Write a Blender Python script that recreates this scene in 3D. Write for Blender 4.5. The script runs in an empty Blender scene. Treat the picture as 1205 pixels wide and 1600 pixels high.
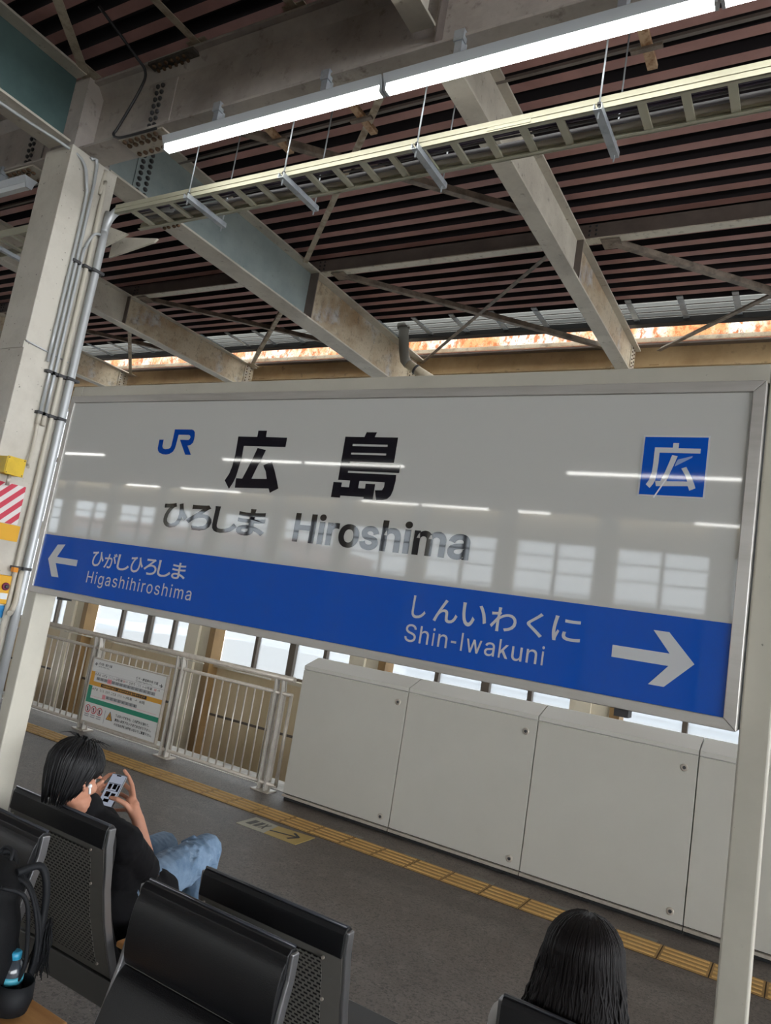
import bpy, bmesh, math, random
from mathutils import Vector, Matrix

random.seed(7)
SC = bpy.context.scene
COL = SC.collection

# ------------------------------------------------------------------ camera, sky, exposure
cam_data = bpy.data.cameras.new('camera')
cam = bpy.data.objects.new('camera', cam_data)
COL.objects.link(cam)
R_ = Vector((0.85694463, 0.49010312, 0.15951439))
U_ = Vector((-0.06575495, -0.20300236, 0.97696793))
F_ = Vector((-0.51119683, 0.84769627, 0.14173507))
m = Matrix((R_, U_, -F_)).transposed().to_4x4()
m.translation = Vector((0, 0, 1.8))
cam.matrix_world = m
cam_data.sensor_fit = 'VERTICAL'
cam_data.sensor_height = 24.0
cam_data.lens = 24.0 * 1142.9 / 1600.0
cam_data.clip_start = 0.05
cam_data.clip_end = 400
SC.camera = cam

world = bpy.data.worlds.new('overcast_sky')
SC.world = world
world.use_nodes = True
bg = world.node_tree.nodes['Background']
bg.inputs['Color'].default_value = (0.93, 0.965, 1.0, 1)
bg.inputs['Strength'].default_value = 11.0

SC.view_settings.view_transform = 'Standard'
SC.view_settings.look = 'None'
SC.view_settings.gamma = 1.0
SC.view_settings.exposure = 0.1
SC.view_settings.use_curve_mapping = False
SC.cycles.max_bounces = 10
SC.cycles.diffuse_bounces = 6
SC.cycles.glossy_bounces = 4
SC.cycles.transparent_max_bounces = 16
SC.cycles.use_denoising = True
SC.cycles.sample_clamp_indirect = 6.0
LAMP = 20.0
XW, XE = -74.0, 20.0          # the roofed station runs on to both sides


# ------------------------------------------------------------------ materials
def lin(h):
    h = h.lstrip('#')
    out = []
    for i in (0, 2, 4):
        c = int(h[i:i + 2], 16) / 255.0
        out.append(c / 12.92 if c <= 0.04045 else ((c + 0.055) / 1.055) ** 2.4)
    return (*out, 1.0)


MATS = {}


def mat(name, col, rough=0.5, metal=0.0, spec=0.5, coat=0.0, patches=(), bump=0.0, bscale=60, emit=None, stretch=None):
    """patches: (scale, colour, low, high, amount) noise patches of another real colour (dirt, rust, worn paint)"""
    if name in MATS:
        return MATS[name]
    mt = bpy.data.materials.new(name)
    mt.use_nodes = True
    nt = mt.node_tree
    b = nt.nodes['Principled BSDF']
    b.inputs['Roughness'].default_value = rough
    b.inputs['Metallic'].default_value = metal
    b.inputs['Specular IOR Level'].default_value = spec
    b.inputs['Coat Weight'].default_value = coat
    c0 = lin(col) if isinstance(col, str) else col
    b.inputs['Base Color'].default_value = c0
    sock = None
    tc = None
    if patches or bump:
        tc = nt.nodes.new('ShaderNodeTexCoord')
        src = tc.outputs['Object']
        if stretch:
            mp = nt.nodes.new('ShaderNodeMapping')
            mp.inputs['Scale'].default_value = stretch
            nt.links.new(src, mp.inputs['Vector'])
            src = mp.outputs['Vector']
    for (sc, pc, lo, hi, amt) in patches:
        n = nt.nodes.new('ShaderNodeTexNoise')
        n.inputs['Scale'].default_value = sc
        n.inputs['Detail'].default_value = 6
        n.inputs['Roughness'].default_value = 0.65
        nt.links.new(src, n.inputs['Vector'])
        mr = nt.nodes.new('ShaderNodeMapRange')
        mr.inputs['From Min'].default_value = lo
        mr.inputs['From Max'].default_value = hi
        mr.inputs['To Max'].default_value = amt
        nt.links.new(n.outputs['Fac'], mr.inputs['Value'])
        mx = nt.nodes.new('ShaderNodeMix')
        mx.data_type = 'RGBA'
        nt.links.new(mr.outputs['Result'], mx.inputs[0])
        if sock is None:
            mx.inputs[6].default_value = c0
        else:
            nt.links.new(sock, mx.inputs[6])
        mx.inputs[7].default_value = lin(pc)
        sock = mx.outputs[2]
    if sock is not None:
        nt.links.new(sock, b.inputs['Base Color'])
    if bump:
        n = nt.nodes.new('ShaderNodeTexNoise')
        n.inputs['Scale'].default_value = bscale
        n.inputs['Detail'].default_value = 4
        nt.links.new(src, n.inputs['Vector'])
        bp = nt.nodes.new('ShaderNodeBump')
        bp.inputs['Strength'].default_value = bump
        bp.inputs['Distance'].default_value = 0.01
        nt.links.new(n.outputs['Fac'], bp.inputs['Height'])
        nt.links.new(bp.outputs['Normal'], b.inputs['Normal'])
    if emit:
        b.inputs['Emission Color'].default_value = emit[0]
        b.inputs['Emission Strength'].default_value = emit[1]
    MATS[name] = mt
    return mt


def milky_glass(name, tint, clear, milky, gloss=0.05):
    mt = bpy.data.materials.new(name)
    mt.use_nodes = True
    nt = mt.node_tree
    nt.nodes.remove(nt.nodes['Principled BSDF'])
    out = nt.nodes['Material Output']
    tr = nt.nodes.new('ShaderNodeBsdfTransparent')
    tr.inputs['Color'].default_value = (tint[0] * clear, tint[1] * clear, tint[2] * clear, 1)
    tl = nt.nodes.new('ShaderNodeBsdfTranslucent')
    tl.inputs['Color'].default_value = (tint[0], tint[1], tint[2], 1)
    gl = nt.nodes.new('ShaderNodeBsdfGlossy')
    gl.inputs['Roughness'].default_value = 0.05
    m1 = nt.nodes.new('ShaderNodeMixShader')
    m1.inputs[0].default_value = milky
    nt.links.new(tr.outputs[0], m1.inputs[1])
    nt.links.new(tl.outputs[0], m1.inputs[2])
    m2 = nt.nodes.new('ShaderNodeMixShader')
    m2.inputs[0].default_value = gloss
    nt.links.new(m1.outputs[0], m2.inputs[1])
    nt.links.new(gl.outputs[0], m2.inputs[2])
    nt.links.new(m2.outputs[0], out.inputs[0])
    MATS[name] = mt
    return mt


def tex_math(nt, op, a, b=None):
    n = nt.nodes.new('ShaderNodeMath')
    n.operation = op
    for i, v in enumerate((a, b)):
        if v is None:
            continue
        if isinstance(v, (int, float)):
            n.inputs[i].default_value = v
        else:
            nt.links.new(v, n.inputs[i])
    return n.outputs[0]


def perforated(name, base, hole):
    mt = mat(name, base, rough=0.45, metal=0.3)
    nt = mt.node_tree
    b = nt.nodes['Principled BSDF']
    tc = nt.nodes.new('ShaderNodeTexCoord')
    sp = nt.nodes.new('ShaderNodeSeparateXYZ')
    nt.links.new(tc.outputs['Object'], sp.inputs[0])
    v = tex_math(nt, 'DIVIDE', sp.outputs['Z'], 0.0105)
    row = tex_math(nt, 'FLOOR', v)
    odd = tex_math(nt, 'MULTIPLY', tex_math(nt, 'MODULO', tex_math(nt, 'ABSOLUTE', row), 2.0), 0.5)
    u = tex_math(nt, 'ADD', tex_math(nt, 'DIVIDE', sp.outputs['X'], 0.0205), odd)
    fu = tex_math(nt, 'LESS_THAN', tex_math(nt, 'FRACT', u), 0.66)
    fv = tex_math(nt, 'LESS_THAN', tex_math(nt, 'FRACT', v), 0.52)
    msk = tex_math(nt, 'MULTIPLY', fu, fv)
    mx = nt.nodes.new('ShaderNodeMix')
    mx.data_type = 'RGBA'
    nt.links.new(msk, mx.inputs[0])
    mx.inputs[6].default_value = lin(base)
    mx.inputs[7].default_value = lin(hole)
    nt.links.new(mx.outputs[2], b.inputs['Base Color'])
    return mt


def stripes(name, a, c, axis1, axis2, width, duty):
    mt = mat(name, a, rough=0.5)
    nt = mt.node_tree
    b = nt.nodes['Principled BSDF']
    tc = nt.nodes.new('ShaderNodeTexCoord')
    sp = nt.nodes.new('ShaderNodeSeparateXYZ')
    nt.links.new(tc.outputs['Object'], sp.inputs[0])
    s = tex_math(nt, 'ADD', tex_math(nt, 'MULTIPLY', sp.outputs[axis1], -1.0), sp.outputs[axis2])
    f = tex_math(nt, 'LESS_THAN', tex_math(nt, 'FRACT', tex_math(nt, 'DIVIDE', tex_math(nt, 'ADD', s, 50.0), width)), duty)
    mx = nt.nodes.new('ShaderNodeMix')
    mx.data_type = 'RGBA'
    nt.links.new(f, mx.inputs[0])
    mx.inputs[6].default_value = lin(a)
    mx.inputs[7].default_value = lin(c)
    nt.links.new(mx.outputs[2], b.inputs['Base Color'])
    return mt


M_CREAM = mat('cream_paint', '#c3bdb0', 0.55, patches=((1.3, '#8f867b', 0.42, 0.75, 0.8), (9, '#6e6256', 0.60, 0.72, 0.8), (40, '#3e3630', 0.66, 0.70, 0.8)), bump=0.15, bscale=30)
M_CREAM2 = mat('stained_cream_paint', '#b9ad98', 0.55, patches=((1.3, '#94795a', 0.45, 0.68, 0.9), (2.1, '#b9c3d0', 0.56, 0.70, 0.6), (11, '#6b6055', 0.52, 0.70, 0.7), (60, '#3a332c', 0.62, 0.66, 0.75)), bump=0.15, bscale=30)
M_GIRDER = mat('grey_girder_paint', '#b5ada6', 0.6, patches=((1.1, '#857c77', 0.40, 0.7, 0.9), (7, '#574a40', 0.58, 0.74, 0.8), (45, '#332b27', 0.68, 0.71, 0.8)), bump=0.2, bscale=25)
M_EAVE = mat('stained_tan_paint', '#bba27c', 0.6, patches=((0.9, '#94764f', 0.42, 0.7, 0.85), (6, '#5f4f3d', 0.60, 0.74, 0.8)), bump=0.1)
M_TEAL = mat('teal_grey_paint', '#8d9796', 0.5, patches=((1.5, '#707d7f', 0.4, 0.7, 0.8), (12, '#56534d', 0.66, 0.72, 0.8)), bump=0.1)
M_COLUMN = mat('column_paint', '#c6c1b6', 0.5, patches=((1.7, '#a39d92', 0.42, 0.7, 0.7), (26, '#4b433c', 0.655, 0.68, 0.85)), bump=0.12, bscale=40)
M_PURLIN = mat('brown_grey_steel', '#6f655f', 0.5, patches=((3, '#57504c', 0.4, 0.7, 0.8),))
M_PURLIN_LIP = mat('cream_lip_paint', '#cfc9bb', 0.5, patches=((14, '#8f8779', 0.55, 0.7, 0.8),))
M_BRACE = mat('brace_steel', '#8a7d70', 0.55, patches=((6, '#5f544b', 0.42, 0.6, 0.9),))
M_BRACE_L = mat('brace_steel_pale', '#b5aa97', 0.55, patches=((6, '#7c6a55', 0.45, 0.65, 0.9),))
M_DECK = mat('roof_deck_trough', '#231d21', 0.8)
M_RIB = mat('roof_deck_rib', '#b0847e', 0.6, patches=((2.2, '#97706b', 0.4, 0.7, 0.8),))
M_RUST = mat('rusted_white_sheet', '#e8e2da', 0.7, patches=((1.8, '#d08a50', 0.40, 0.56, 0.95), (9, '#b0602a', 0.50, 0.60, 0.95), (40, '#8a4a22', 0.56, 0.64, 0.8)), stretch=(1, 1, 0.6))
M_RUSTBAR = mat('rusty_steel', '#7b4a30', 0.8, patches=((8, '#4f3022', 0.4, 0.6, 0.9),))
M_BOLT = mat('rusty_bolt', '#6a5038', 0.8, patches=((30, '#3b2c22', 0.4, 0.6, 0.9),))
M_DBOLT = mat('dark_bolt', '#3a3a3c', 0.6)
M_ALU = mat('brushed_aluminium', '#b9b6b1', 0.36, metal=0.55, patches=((5, '#9a958c', 0.45, 0.7, 0.6),), stretch=(0.3, 1, 3))
M_POST = mat('sign_post_paint', '#b5b1a4', 0.45, patches=((2.5, '#a19d92', 0.45, 0.7, 0.6), (60, '#55504a', 0.70, 0.73, 0.8)))
M_FACE = mat('sign_face', '#bdbdb9', 0.03, spec=0.55)
M_BLUE = mat('sign_blue', '#0c50b4', 0.03, spec=0.4)
M_JRBLUE = mat('sign_logo_blue', '#05409a', 0.03, spec=0.55)
M_INK = mat('sign_black', '#16171f', 0.03, spec=0.55)
M_WHITE = mat('sign_white', '#c3c6c9', 0.03, spec=0.5)
M_SMEAR = mat('sticker_residue', '#7f97c4', 0.3)
M_GATE = mat('gate_panel', '#bab7ae', 0.42, patches=((0.9, '#b0ada4', 0.4, 0.7, 0.7),))
M_GATECAP = mat('gate_cap', '#c0beb7', 0.4)
M_DARK = mat('dark_gap', '#17181a', 0.7)
M_STEEL = mat('stainless_steel', '#bcb4a8', 0.38, metal=0.35, patches=((18, '#a3998c', 0.45, 0.7, 0.7),))
M_BLADE = mat('post_plate_grey', '#b9b4ac', 0.5, metal=0.15, patches=((8, '#9a948b', 0.45, 0.7, 0.6),))
M_GALV = mat('galvanised', '#aeb4ba', 0.42, metal=0.5, patches=((12, '#8d949c', 0.45, 0.7, 0.8),))
M_CONDUIT = mat('conduit_cream', '#b9b3a6', 0.45)
M_CONDUITG = mat('conduit_grey', '#aeb1b3', 0.35, metal=0.25)
M_FLOOR = mat('asphalt_floor', '#6e665f', 0.5, spec=0.5, patches=((0.55, '#524a44', 0.38, 0.66, 0.85), (6, '#7d766f', 0.5, 0.75, 0.6), (75, '#332e2b', 0.50, 0.60, 0.75), (95, '#9a928a', 0.60, 0.68, 0.7)), bump=0.25, bscale=220)
M_EDGE = mat('platform_edge_concrete', '#dad7d0', 0.7, patches=((3, '#98938b', 0.4, 0.7, 0.8),))
M_TACT = mat('tactile_yellow', '#c6a05f', 0.6, patches=((3, '#b08a50', 0.4, 0.7, 0.8), (30, '#6d5630', 0.62, 0.7, 0.6)))
M_TACTJ = mat('tactile_joint', '#4a3a22', 0.8)
M_TAN = mat('tan_wall_panel', '#d2bf9c', 0.6, patches=((1.2, '#b7a37c', 0.4, 0.7, 0.8), (5, '#8f7d60', 0.6, 0.75, 0.6)), stretch=(1, 1, 0.3))
M_TANL = mat('pale_pilaster', '#cfc6b0', 0.6, patches=((1.5, '#a38f6d', 0.45, 0.7, 0.7),), stretch=(1, 1, 0.4))
M_MULL = mat('window_bar', '#5b5147', 0.5)
M_GLASS = milky_glass('hazy_window_glass', (0.95, 0.98, 1.0), 0.38, 0.14, 0.04)
M_GLASSFAR = milky_glass('far_window_glass', (0.95, 0.98, 1.0), 0.72, 0.05, 0.04)
M_SKYLIGHT = milky_glass('translucent_roof_sheet', (0.088, 0.088, 0.080), 0.0, 1.0, 0.02)
M_LEATHER = mat('black_leather', '#141518', 0.38, spec=0.5, bump=0.12, bscale=350)
M_PIPING = mat('leather_piping', '#35383f', 0.3, spec=0.6)
M_FRAME = mat('seat_edge_metal', '#8b8b8d', 0.3, metal=0.7)
M_SHELL = mat('seat_shell_metal', '#72706b', 0.45, metal=0.3)
M_PERF = perforated('perforated_seat_metal', '#7b7974', '#060607')
M_BEAM = mat('bench_beam', '#5c5b58', 0.45, metal=0.2)
M_WOOD = mat('plywood', '#c8955c', 0.5, patches=((6, '#a8743f', 0.4, 0.65, 0.8),), stretch=(0.4, 3, 1))
M_SKIN = mat('skin', '#c08b72', 0.5, spec=0.35, patches=((9, '#b0735c', 0.45, 0.7, 0.5),))
M_HAIR = mat('black_hair', '#0d0d10', 0.5, spec=0.35)
M_HAIR2 = mat('dark_brown_hair', '#120e0f', 0.55, spec=0.22)
M_SHIRT = mat('black_tshirt', '#141417', 0.85, spec=0.2, bump=0.35, bscale=14)
M_JEANS = mat('blue_jeans', '#8199b3', 0.85, spec=0.2, patches=((9, '#5d7793', 0.42, 0.62, 0.85), (22, '#a9bccd', 0.6, 0.72, 0.6)), bump=0.8, bscale=16)
M_WSHIRT = mat('white_shirt', '#c9c8c6', 0.85, spec=0.2, bump=0.3, bscale=18)
M_PANTS = mat('black_trousers', '#17171a', 0.85, spec=0.2)
M_EYE = mat('eye_white', '#d8d4cf', 0.2)
M_BAG = mat('black_nylon', '#0c0d10', 0.75, spec=0.25, bump=0.35, bscale=30)
M_BAGT = mat('bag_trim', '#15171b', 0.65, spec=0.3)
M_CAP = mat('bottle_cap_blue', '#2f93b8', 0.4)
M_PET = mat('bottle_plastic', '#3b4148', 0.12, spec=0.7)
M_LABELB = mat('bottle_label', '#4aa3b8', 0.35)
M_YELLOW = mat('yellow_paint', '#d5b224', 0.5, patches=((8, '#b3921f', 0.45, 0.7, 0.6),))
M_YORANGE = mat('amber_paint', '#d9a21b', 0.5)
M_STRIPE = stripes('red_white_stripes', '#d8d2cf', '#c2334a', 1, 2, 0.115, 0.52)
M_STBLUE = mat('sticker_blue', '#2f86c4', 0.4)
M_STWHITE = mat('sticker_white', '#d5dbdd', 0.45)
M_BUTTON = mat('button_magenta', '#6d1f45', 0.35)
M_HOUSE = mat('lamp_housing', '#aeb3b8', 0.4)
M_TUBE = mat('lamp_diffuser', '#ffffff', 0.4, emit=((1.0, 0.99, 0.93, 1), LAMP))
M_OFF = mat('lamp_diffuser_unlit', '#d5dadd', 0.4)
M_RAIL = mat('ladder_rail', '#b9b7a3', 0.4, metal=0.2)
M_PURPLE = mat('purple_cable', '#4a4156', 0.5)
M_GREY = mat('grey_cable', '#6d6c70', 0.5)
M_BLACKC = mat('black_cable', '#1d1d20', 0.5)
M_TRIM = mat('paper_white', '#d8d8d6', 0.45)
M_ORANGE = mat('board_orange', '#d39a2f', 0.45)
M_GREEN = mat('board_green', '#14866a', 0.45)
M_RED = mat('board_red', '#bf3140', 0.45)
M_PINK = mat('board_pink', '#d98a93', 0.45)
M_BLACK = mat('print_black', '#15161a', 0.45)
M_GREYP = mat('print_grey', '#8f9094', 0.45)
M_SCREEN = mat('phone_screen', '#20232a', 0.08, emit=((0.75, 0.82, 1.0, 1), 0.32))
M_SCREEND = mat('phone_picture', '#0c0d10', 0.08)
M_PHONE = mat('phone_body', '#1a1b1f', 0.2)
M_POD = mat('earbud_white', '#e4e6e8', 0.2)
M_BUILD = mat('hazy_building', '#b9c0c7', 0.8, patches=((0.2, '#9aa4ae', 0.4, 0.6, 0.6),))
M_BUILDP = mat('pink_building', '#c7a79c', 0.8)
M_HILL = mat('hill_green', '#6d7d74', 0.9, patches=((0.2, '#56685e', 0.4, 0.6, 0.8),))
M_GROUND = mat('city_ground', '#8f8e8a', 0.9, patches=((0.05, '#7a7a77', 0.4, 0.6, 0.8),))
M_PIPE = mat('drain_pipe_grey', '#77756f', 0.5)
M_PIPEW = mat('drain_pipe_cream', '#cfc4ae', 0.5, patches=((9, '#9a8260', 0.5, 0.7, 0.7),))


# ------------------------------------------------------------------ mesh helpers
def spl(pts, n=6):
    """smooth curve through points"""
    P = [Vector(p) for p in pts]
    P = [P[0] * 2 - P[1]] + P + [P[-1] * 2 - P[-2]]
    out = []
    for i in range(1, len(P) - 2):
        for k in range(n):
            t = k / n
            a, b, c, d = P[i - 1], P[i], P[i + 1], P[i + 2]
            out.append(0.5 * (2 * b + (c - a) * t + (2 * a - 5 * b + 4 * c - d) * t * t + (3 * b - a - 3 * c + d) * t ** 3))
    out.append(P[-2])
    return out


class MB:
    def __init__(self):
        self.bm = bmesh.new()
        self.smooth = False

    def _faces(self, vs, idx):
        vv = [self.bm.verts.new(v) for v in vs]
        for f in idx:
            fc = self.bm.faces.new([vv[i] for i in f])
            fc.smooth = self.smooth
        return vv

    def box(self, x0, x1, y0, y1, z0, z1):
        vs = [(x, y, z) for x in (x0, x1) for y in (y0, y1) for z in (z0, z1)]
        self._faces(vs, ((0, 1, 3, 2), (4, 6, 7, 5), (0, 4, 5, 1), (2, 3, 7, 6), (0, 2, 6, 4), (1, 5, 7, 3)))
        return self

    def frame(self, o, a, b, c, la, lb, lc):
        """box centred at o with unit axes a,b,c and sizes la,lb,lc"""
        o, a, b, c = Vector(o), Vector(a) * la / 2, Vector(b) * lb / 2, Vector(c) * lc / 2
        vs = [o + a * i + b * j + c * k for i in (-1, 1) for j in (-1, 1) for k in (-1, 1)]
        self._faces(vs, ((0, 1, 3, 2), (4, 6, 7, 5), (0, 4, 5, 1), (2, 3, 7, 6), (0, 2, 6, 4), (1, 5, 7, 3)))
        return self

    def bar(self, p0, p1, w, h, up=(0, 0, 1)):
        p0, p1 = Vector(p0), Vector(p1)
        d = (p1 - p0).normalized()
        s = d.cross(Vector(up)).normalized()
        u = s.cross(d).normalized()
        return self.frame((p0 + p1) / 2, d, s, u, (p1 - p0).length, w, h)

    def tube(self, pts, r, seg=10, cap=True):
        pts = [Vector(p) for p in pts]
        n = len(pts)
        rs = r if isinstance(r, (list, tuple)) else [r] * n
        rings = []
        ref = None
        for i, p in enumerate(pts):
            d = (pts[min(i + 1, n - 1)] - pts[max(i - 1, 0)]).normalized()
            if ref is None:
                ref = d.orthogonal().normalized()
            else:
                ref = (ref - d * ref.dot(d))
                ref = ref.normalized() if ref.length > 1e-6 else d.orthogonal().normalized()
            s = d.cross(ref)
            rings.append([self.bm.verts.new(p + (ref * math.cos(2 * math.pi * k / seg) + s * math.sin(2 * math.pi * k / seg)) * rs[i]) for k in range(seg)])
        for i in range(n - 1):
            for k in range(seg):
                f = self.bm.faces.new((rings[i][k], rings[i][(k + 1) % seg], rings[i + 1][(k + 1) % seg], rings[i + 1][k]))
                f.smooth = True
        if cap:
            self.bm.faces.new(rings[0][::-1])
            self.bm.faces.new(rings[-1])
        return self

    def prism(self, pts, axis, a, b):
        """polygon pts extruded along axis from a to b: x:(y,z) y:(x,z) z:(x,y)"""
        def P(u, v, t):
            return {'x': (t, u, v), 'y': (u, t, v), 'z': (u, v, t)}[axis]
        lo = [self.bm.verts.new(P(u, v, a)) for u, v in pts]
        hi = [self.bm.verts.new(P(u, v, b)) for u, v in pts]
        n = len(pts)
        self.bm.faces.new(lo)
        self.bm.faces.new(hi[::-1])
        for i in range(n):
            f = self.bm.faces.new((lo[i], hi[i], hi[(i + 1) % n], lo[(i + 1) % n]))
            f.smooth = self.smooth
        return self

    def ribbon(self, pts, th, axis, a, b):
        """open polyline pts thickened by th, extruded along axis"""
        out, n = [], len(pts)
        left, right = [], []
        for i, p in enumerate(pts):
            q0, q1 = Vector(pts[max(i - 1, 0)]), Vector(pts[min(i + 1, n - 1)])
            d = (q1 - q0).normalized()
            nn = Vector((-d.y, d.x)) * th / 2
            left.append(tuple(Vector(p) + nn))
            right.append(tuple(Vector(p) - nn))
        return self.prism(left + right[::-1], axis, a, b)

    def lathe(self, c, prof, seg=20, axis=(0, 0, 1)):
        c, ax = Vector(c), Vector(axis).normalized()
        s = ax.orthogonal().normalized()
        t = ax.cross(s)
        rings = []
        for r, z in prof:
            rings.append([self.bm.verts.new(c + ax * z + (s * math.cos(2 * math.pi * k / seg) + t * math.sin(2 * math.pi * k / seg)) * max(r, 1e-4)) for k in range(seg)])
        for i in range(len(rings) - 1):
            for k in range(seg):
                f = self.bm.faces.new((rings[i][k], rings[i][(k + 1) % seg], rings[i + 1][(k + 1) % seg], rings[i + 1][k]))
                f.smooth = True
        self.bm.faces.new(rings[0][::-1])
        self.bm.faces.new(rings[-1])
        return self

    def ell(self, c, r, axes=None, sub=2):
        r = (r, r, r) if isinstance(r, (int, float)) else r
        mt = Matrix.Identity(4)
        if axes:
            mt = Matrix([list(a) for a in axes]).transposed().to_4x4()
        mm = Matrix.Translation(Vector(c)) @ mt @ Matrix.Diagonal((r[0], r[1], r[2], 1))
        ret = bmesh.ops.create_icosphere(self.bm, subdivisions=sub, radius=1, matrix=mm)
        for v in ret['verts']:
            for f in v.link_faces:
                f.smooth = True
        return self

    def chain(self, pts, rs, sub=2):
        """overlapping balls along a path with changing radius (merged by a voxel remesh later)"""
        for i in range(len(pts) - 1):
            a, b = Vector(pts[i]), Vector(pts[i + 1])
            L = (b - a).length
            n = max(1, int(L / (0.4 * min(rs[i], rs[i + 1]))))
            for k in range(n + (1 if i == len(pts) - 2 else 0)):
                t = k / n
                self.ell(a.lerp(b, t), rs[i] * (1 - t) + rs[i + 1] * t, sub=sub)
        return self


def origin_of(o):
    v = Vector((0, 0, 0))
    while o is not None:
        v += o.location
        o = o.parent
    return v


def tag(o, label=None, cat=None, group=None, kind=None):
    if label:
        o['label'] = label
    if cat:
        o['category'] = cat
    if group:
        o['group'] = group
    if kind:
        o['kind'] = kind
    return o


def obj(name, mb, material, parent=None, bevel=0.0, remesh=0.0, smooth_it=0, label=None, cat=None, group=None, kind=None):
    me = bpy.data.meshes.new(name)
    bmesh.ops.recalc_face_normals(mb.bm, faces=mb.bm.faces)
    co = [v.co for v in mb.bm.verts]
    if parent is None:
        xs, ys, zs = [c.x for c in co], [c.y for c in co], [c.z for c in co]
        off = Vector(((min(xs) + max(xs)) / 2, (min(ys) + max(ys)) / 2, min(zs)))
    else:
        off = origin_of(parent)
    for v in mb.bm.verts:
        v.co -= off
    mb.bm.to_mesh(me)
    mb.bm.free()
    for mm_ in (material if isinstance(material, (list, tuple)) else [material]):
        me.materials.append(mm_)
    o = bpy.data.objects.new(name, me)
    COL.objects.link(o)
    if parent is None:
        o.location = off
    else:
        o.parent = parent
    if bevel:
        b = o.modifiers.new('bevel', 'BEVEL')
        b.width = bevel
        b.segments = 2
        b.limit_method = 'ANGLE'
        b.angle_limit = math.radians(40)
    if remesh:
        r = o.modifiers.new('remesh', 'REMESH')
        r.mode = 'VOXEL'
        r.voxel_size = remesh
        r.use_smooth_shade = True
        if smooth_it:
            s = o.modifiers.new('smooth', 'SMOOTH')
            s.factor = 0.5
            s.iterations = smooth_it
    tag(o, label, cat, group, kind)
    return o


def thing(name, loc, label, cat, group=None, kind=None):
    o = bpy.data.objects.new(name, None)
    o.empty_display_size = 0.1
    o.location = loc
    COL.objects.link(o)
    return tag(o, label, cat, group, kind)


def flat_curve(loops, y, depth):
    """filled outline with holes in the plane y, thickness depth toward -y -> mesh data"""
    cu = bpy.data.curves.new('outline', 'CURVE')
    cu.dimensions = '2D'
    cu.fill_mode = 'BOTH'
    cu.extrude = depth / 2
    for lp in loops:
        sp = cu.splines.new('POLY')
        sp.points.add(len(lp) - 1)
        for i, (x, z) in enumerate(lp):
            sp.points[i].co = (x, z, 0, 1)
        sp.use_cyclic_u = True
    return curve_mesh(cu)


def curve_mesh(cu):
    o = bpy.data.objects.new('outline', cu)
    COL.objects.link(o)
    dg = bpy.context.evaluated_depsgraph_get()
    dg.update()
    me = bpy.data.meshes.new_from_object(o.evaluated_get(dg))
    bpy.data.objects.remove(o)
    bpy.data.curves.remove(cu)
    return me


FONTS = {}
try:        # the grotesque face that ships inside Blender itself
    import os
    FONTS['latin'] = bpy.data.fonts.load(os.path.join(bpy.utils.system_resource('DATAFILES'), 'fonts', 'Inter.woff2'))
except Exception:
    pass


def text_mesh(s, bold=0.0, depth=0.0, space=1.0):
    cu = bpy.data.curves.new('lettering', 'FONT')
    if 'latin' in FONTS and all(ch in 'HigashhroshimaSnu' for ch in s):
        cu.font = FONTS['latin']
    cu.body = s
    cu.size = 1.0
    cu.offset = bold
    cu.extrude = depth
    cu.space_character = space
    cu.resolution_u = 4
    return curve_mesh(cu)


def put_flat(name, me, material, parent, mapf, label=None):
    """mesh in its own xy plane -> world through mapf(x,y,z)"""
    off = origin_of(parent)
    for v in me.vertices:
        v.co = Vector(mapf(v.co.x, v.co.y, v.co.z)) - off
    me.materials.clear()
    me.materials.append(material)
    o = bpy.data.objects.new(name, me)
    COL.objects.link(o)
    o.parent = parent
    if label:
        o['label'] = label
    return o


def fit_text(name, s, material, parent, x0, x1, z0, z1, y, bold=0.0, space=1.0, depth=0.0012, label=None, conv=None):
    me = text_mesh(s, bold, 0.0, space)
    xs = [v.co.x for v in me.vertices]
    ys = [v.co.y for v in me.vertices]
    ax, bx, ay, by = min(xs), max(xs), min(ys), max(ys)
    kx, kz = (x1 - x0) / (bx - ax), (z1 - z0) / (by - ay)
    f = conv or (lambda x, z, d: (x, y - d, z))
    return put_flat(name, me, material, parent, lambda a, b, c: f(x0 + (a - ax) * kx, z0 + (b - ay) * kz, depth), label)


# ------------------------------------------------------------------ the setting: floor, ceiling, walls, windows
obj('floor', MB().box(XW, XE, -2.4, 6.05, -0.3, 0), M_FLOOR, kind='structure')
obj('trim_1', MB().box(XW, XE, 6.05, 6.38, -0.3, 0.004), M_EDGE, kind='structure')
obj('track_bed', MB().box(-34, 16, -26, 40, -1.5, -1.3), mat('track_gravel', '#6d675f', 0.9, patches=((30, '#4c4741', 0.4, 0.6, 0.8),)), kind='structure')
obj('ground', MB().box(-220, 160, -240, 260, -9.3, -9.0), M_GROUND, kind='structure')

# roof deck: folded sheet, brown flats below, dark troughs above
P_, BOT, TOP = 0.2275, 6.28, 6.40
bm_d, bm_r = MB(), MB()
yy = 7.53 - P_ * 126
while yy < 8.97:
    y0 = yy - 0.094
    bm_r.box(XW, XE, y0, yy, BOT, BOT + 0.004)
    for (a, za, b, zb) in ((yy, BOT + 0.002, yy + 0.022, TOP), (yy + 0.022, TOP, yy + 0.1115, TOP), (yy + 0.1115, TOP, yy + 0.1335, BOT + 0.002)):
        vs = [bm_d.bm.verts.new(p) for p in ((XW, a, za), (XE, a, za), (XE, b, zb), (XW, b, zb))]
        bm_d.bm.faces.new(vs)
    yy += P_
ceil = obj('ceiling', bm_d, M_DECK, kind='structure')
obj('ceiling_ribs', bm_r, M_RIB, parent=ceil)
obj('ceiling_top', MB().box(XW, XE, -21.4, 8.97, TOP + 0.01, TOP + 0.04), M_DECK, parent=ceil)

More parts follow.
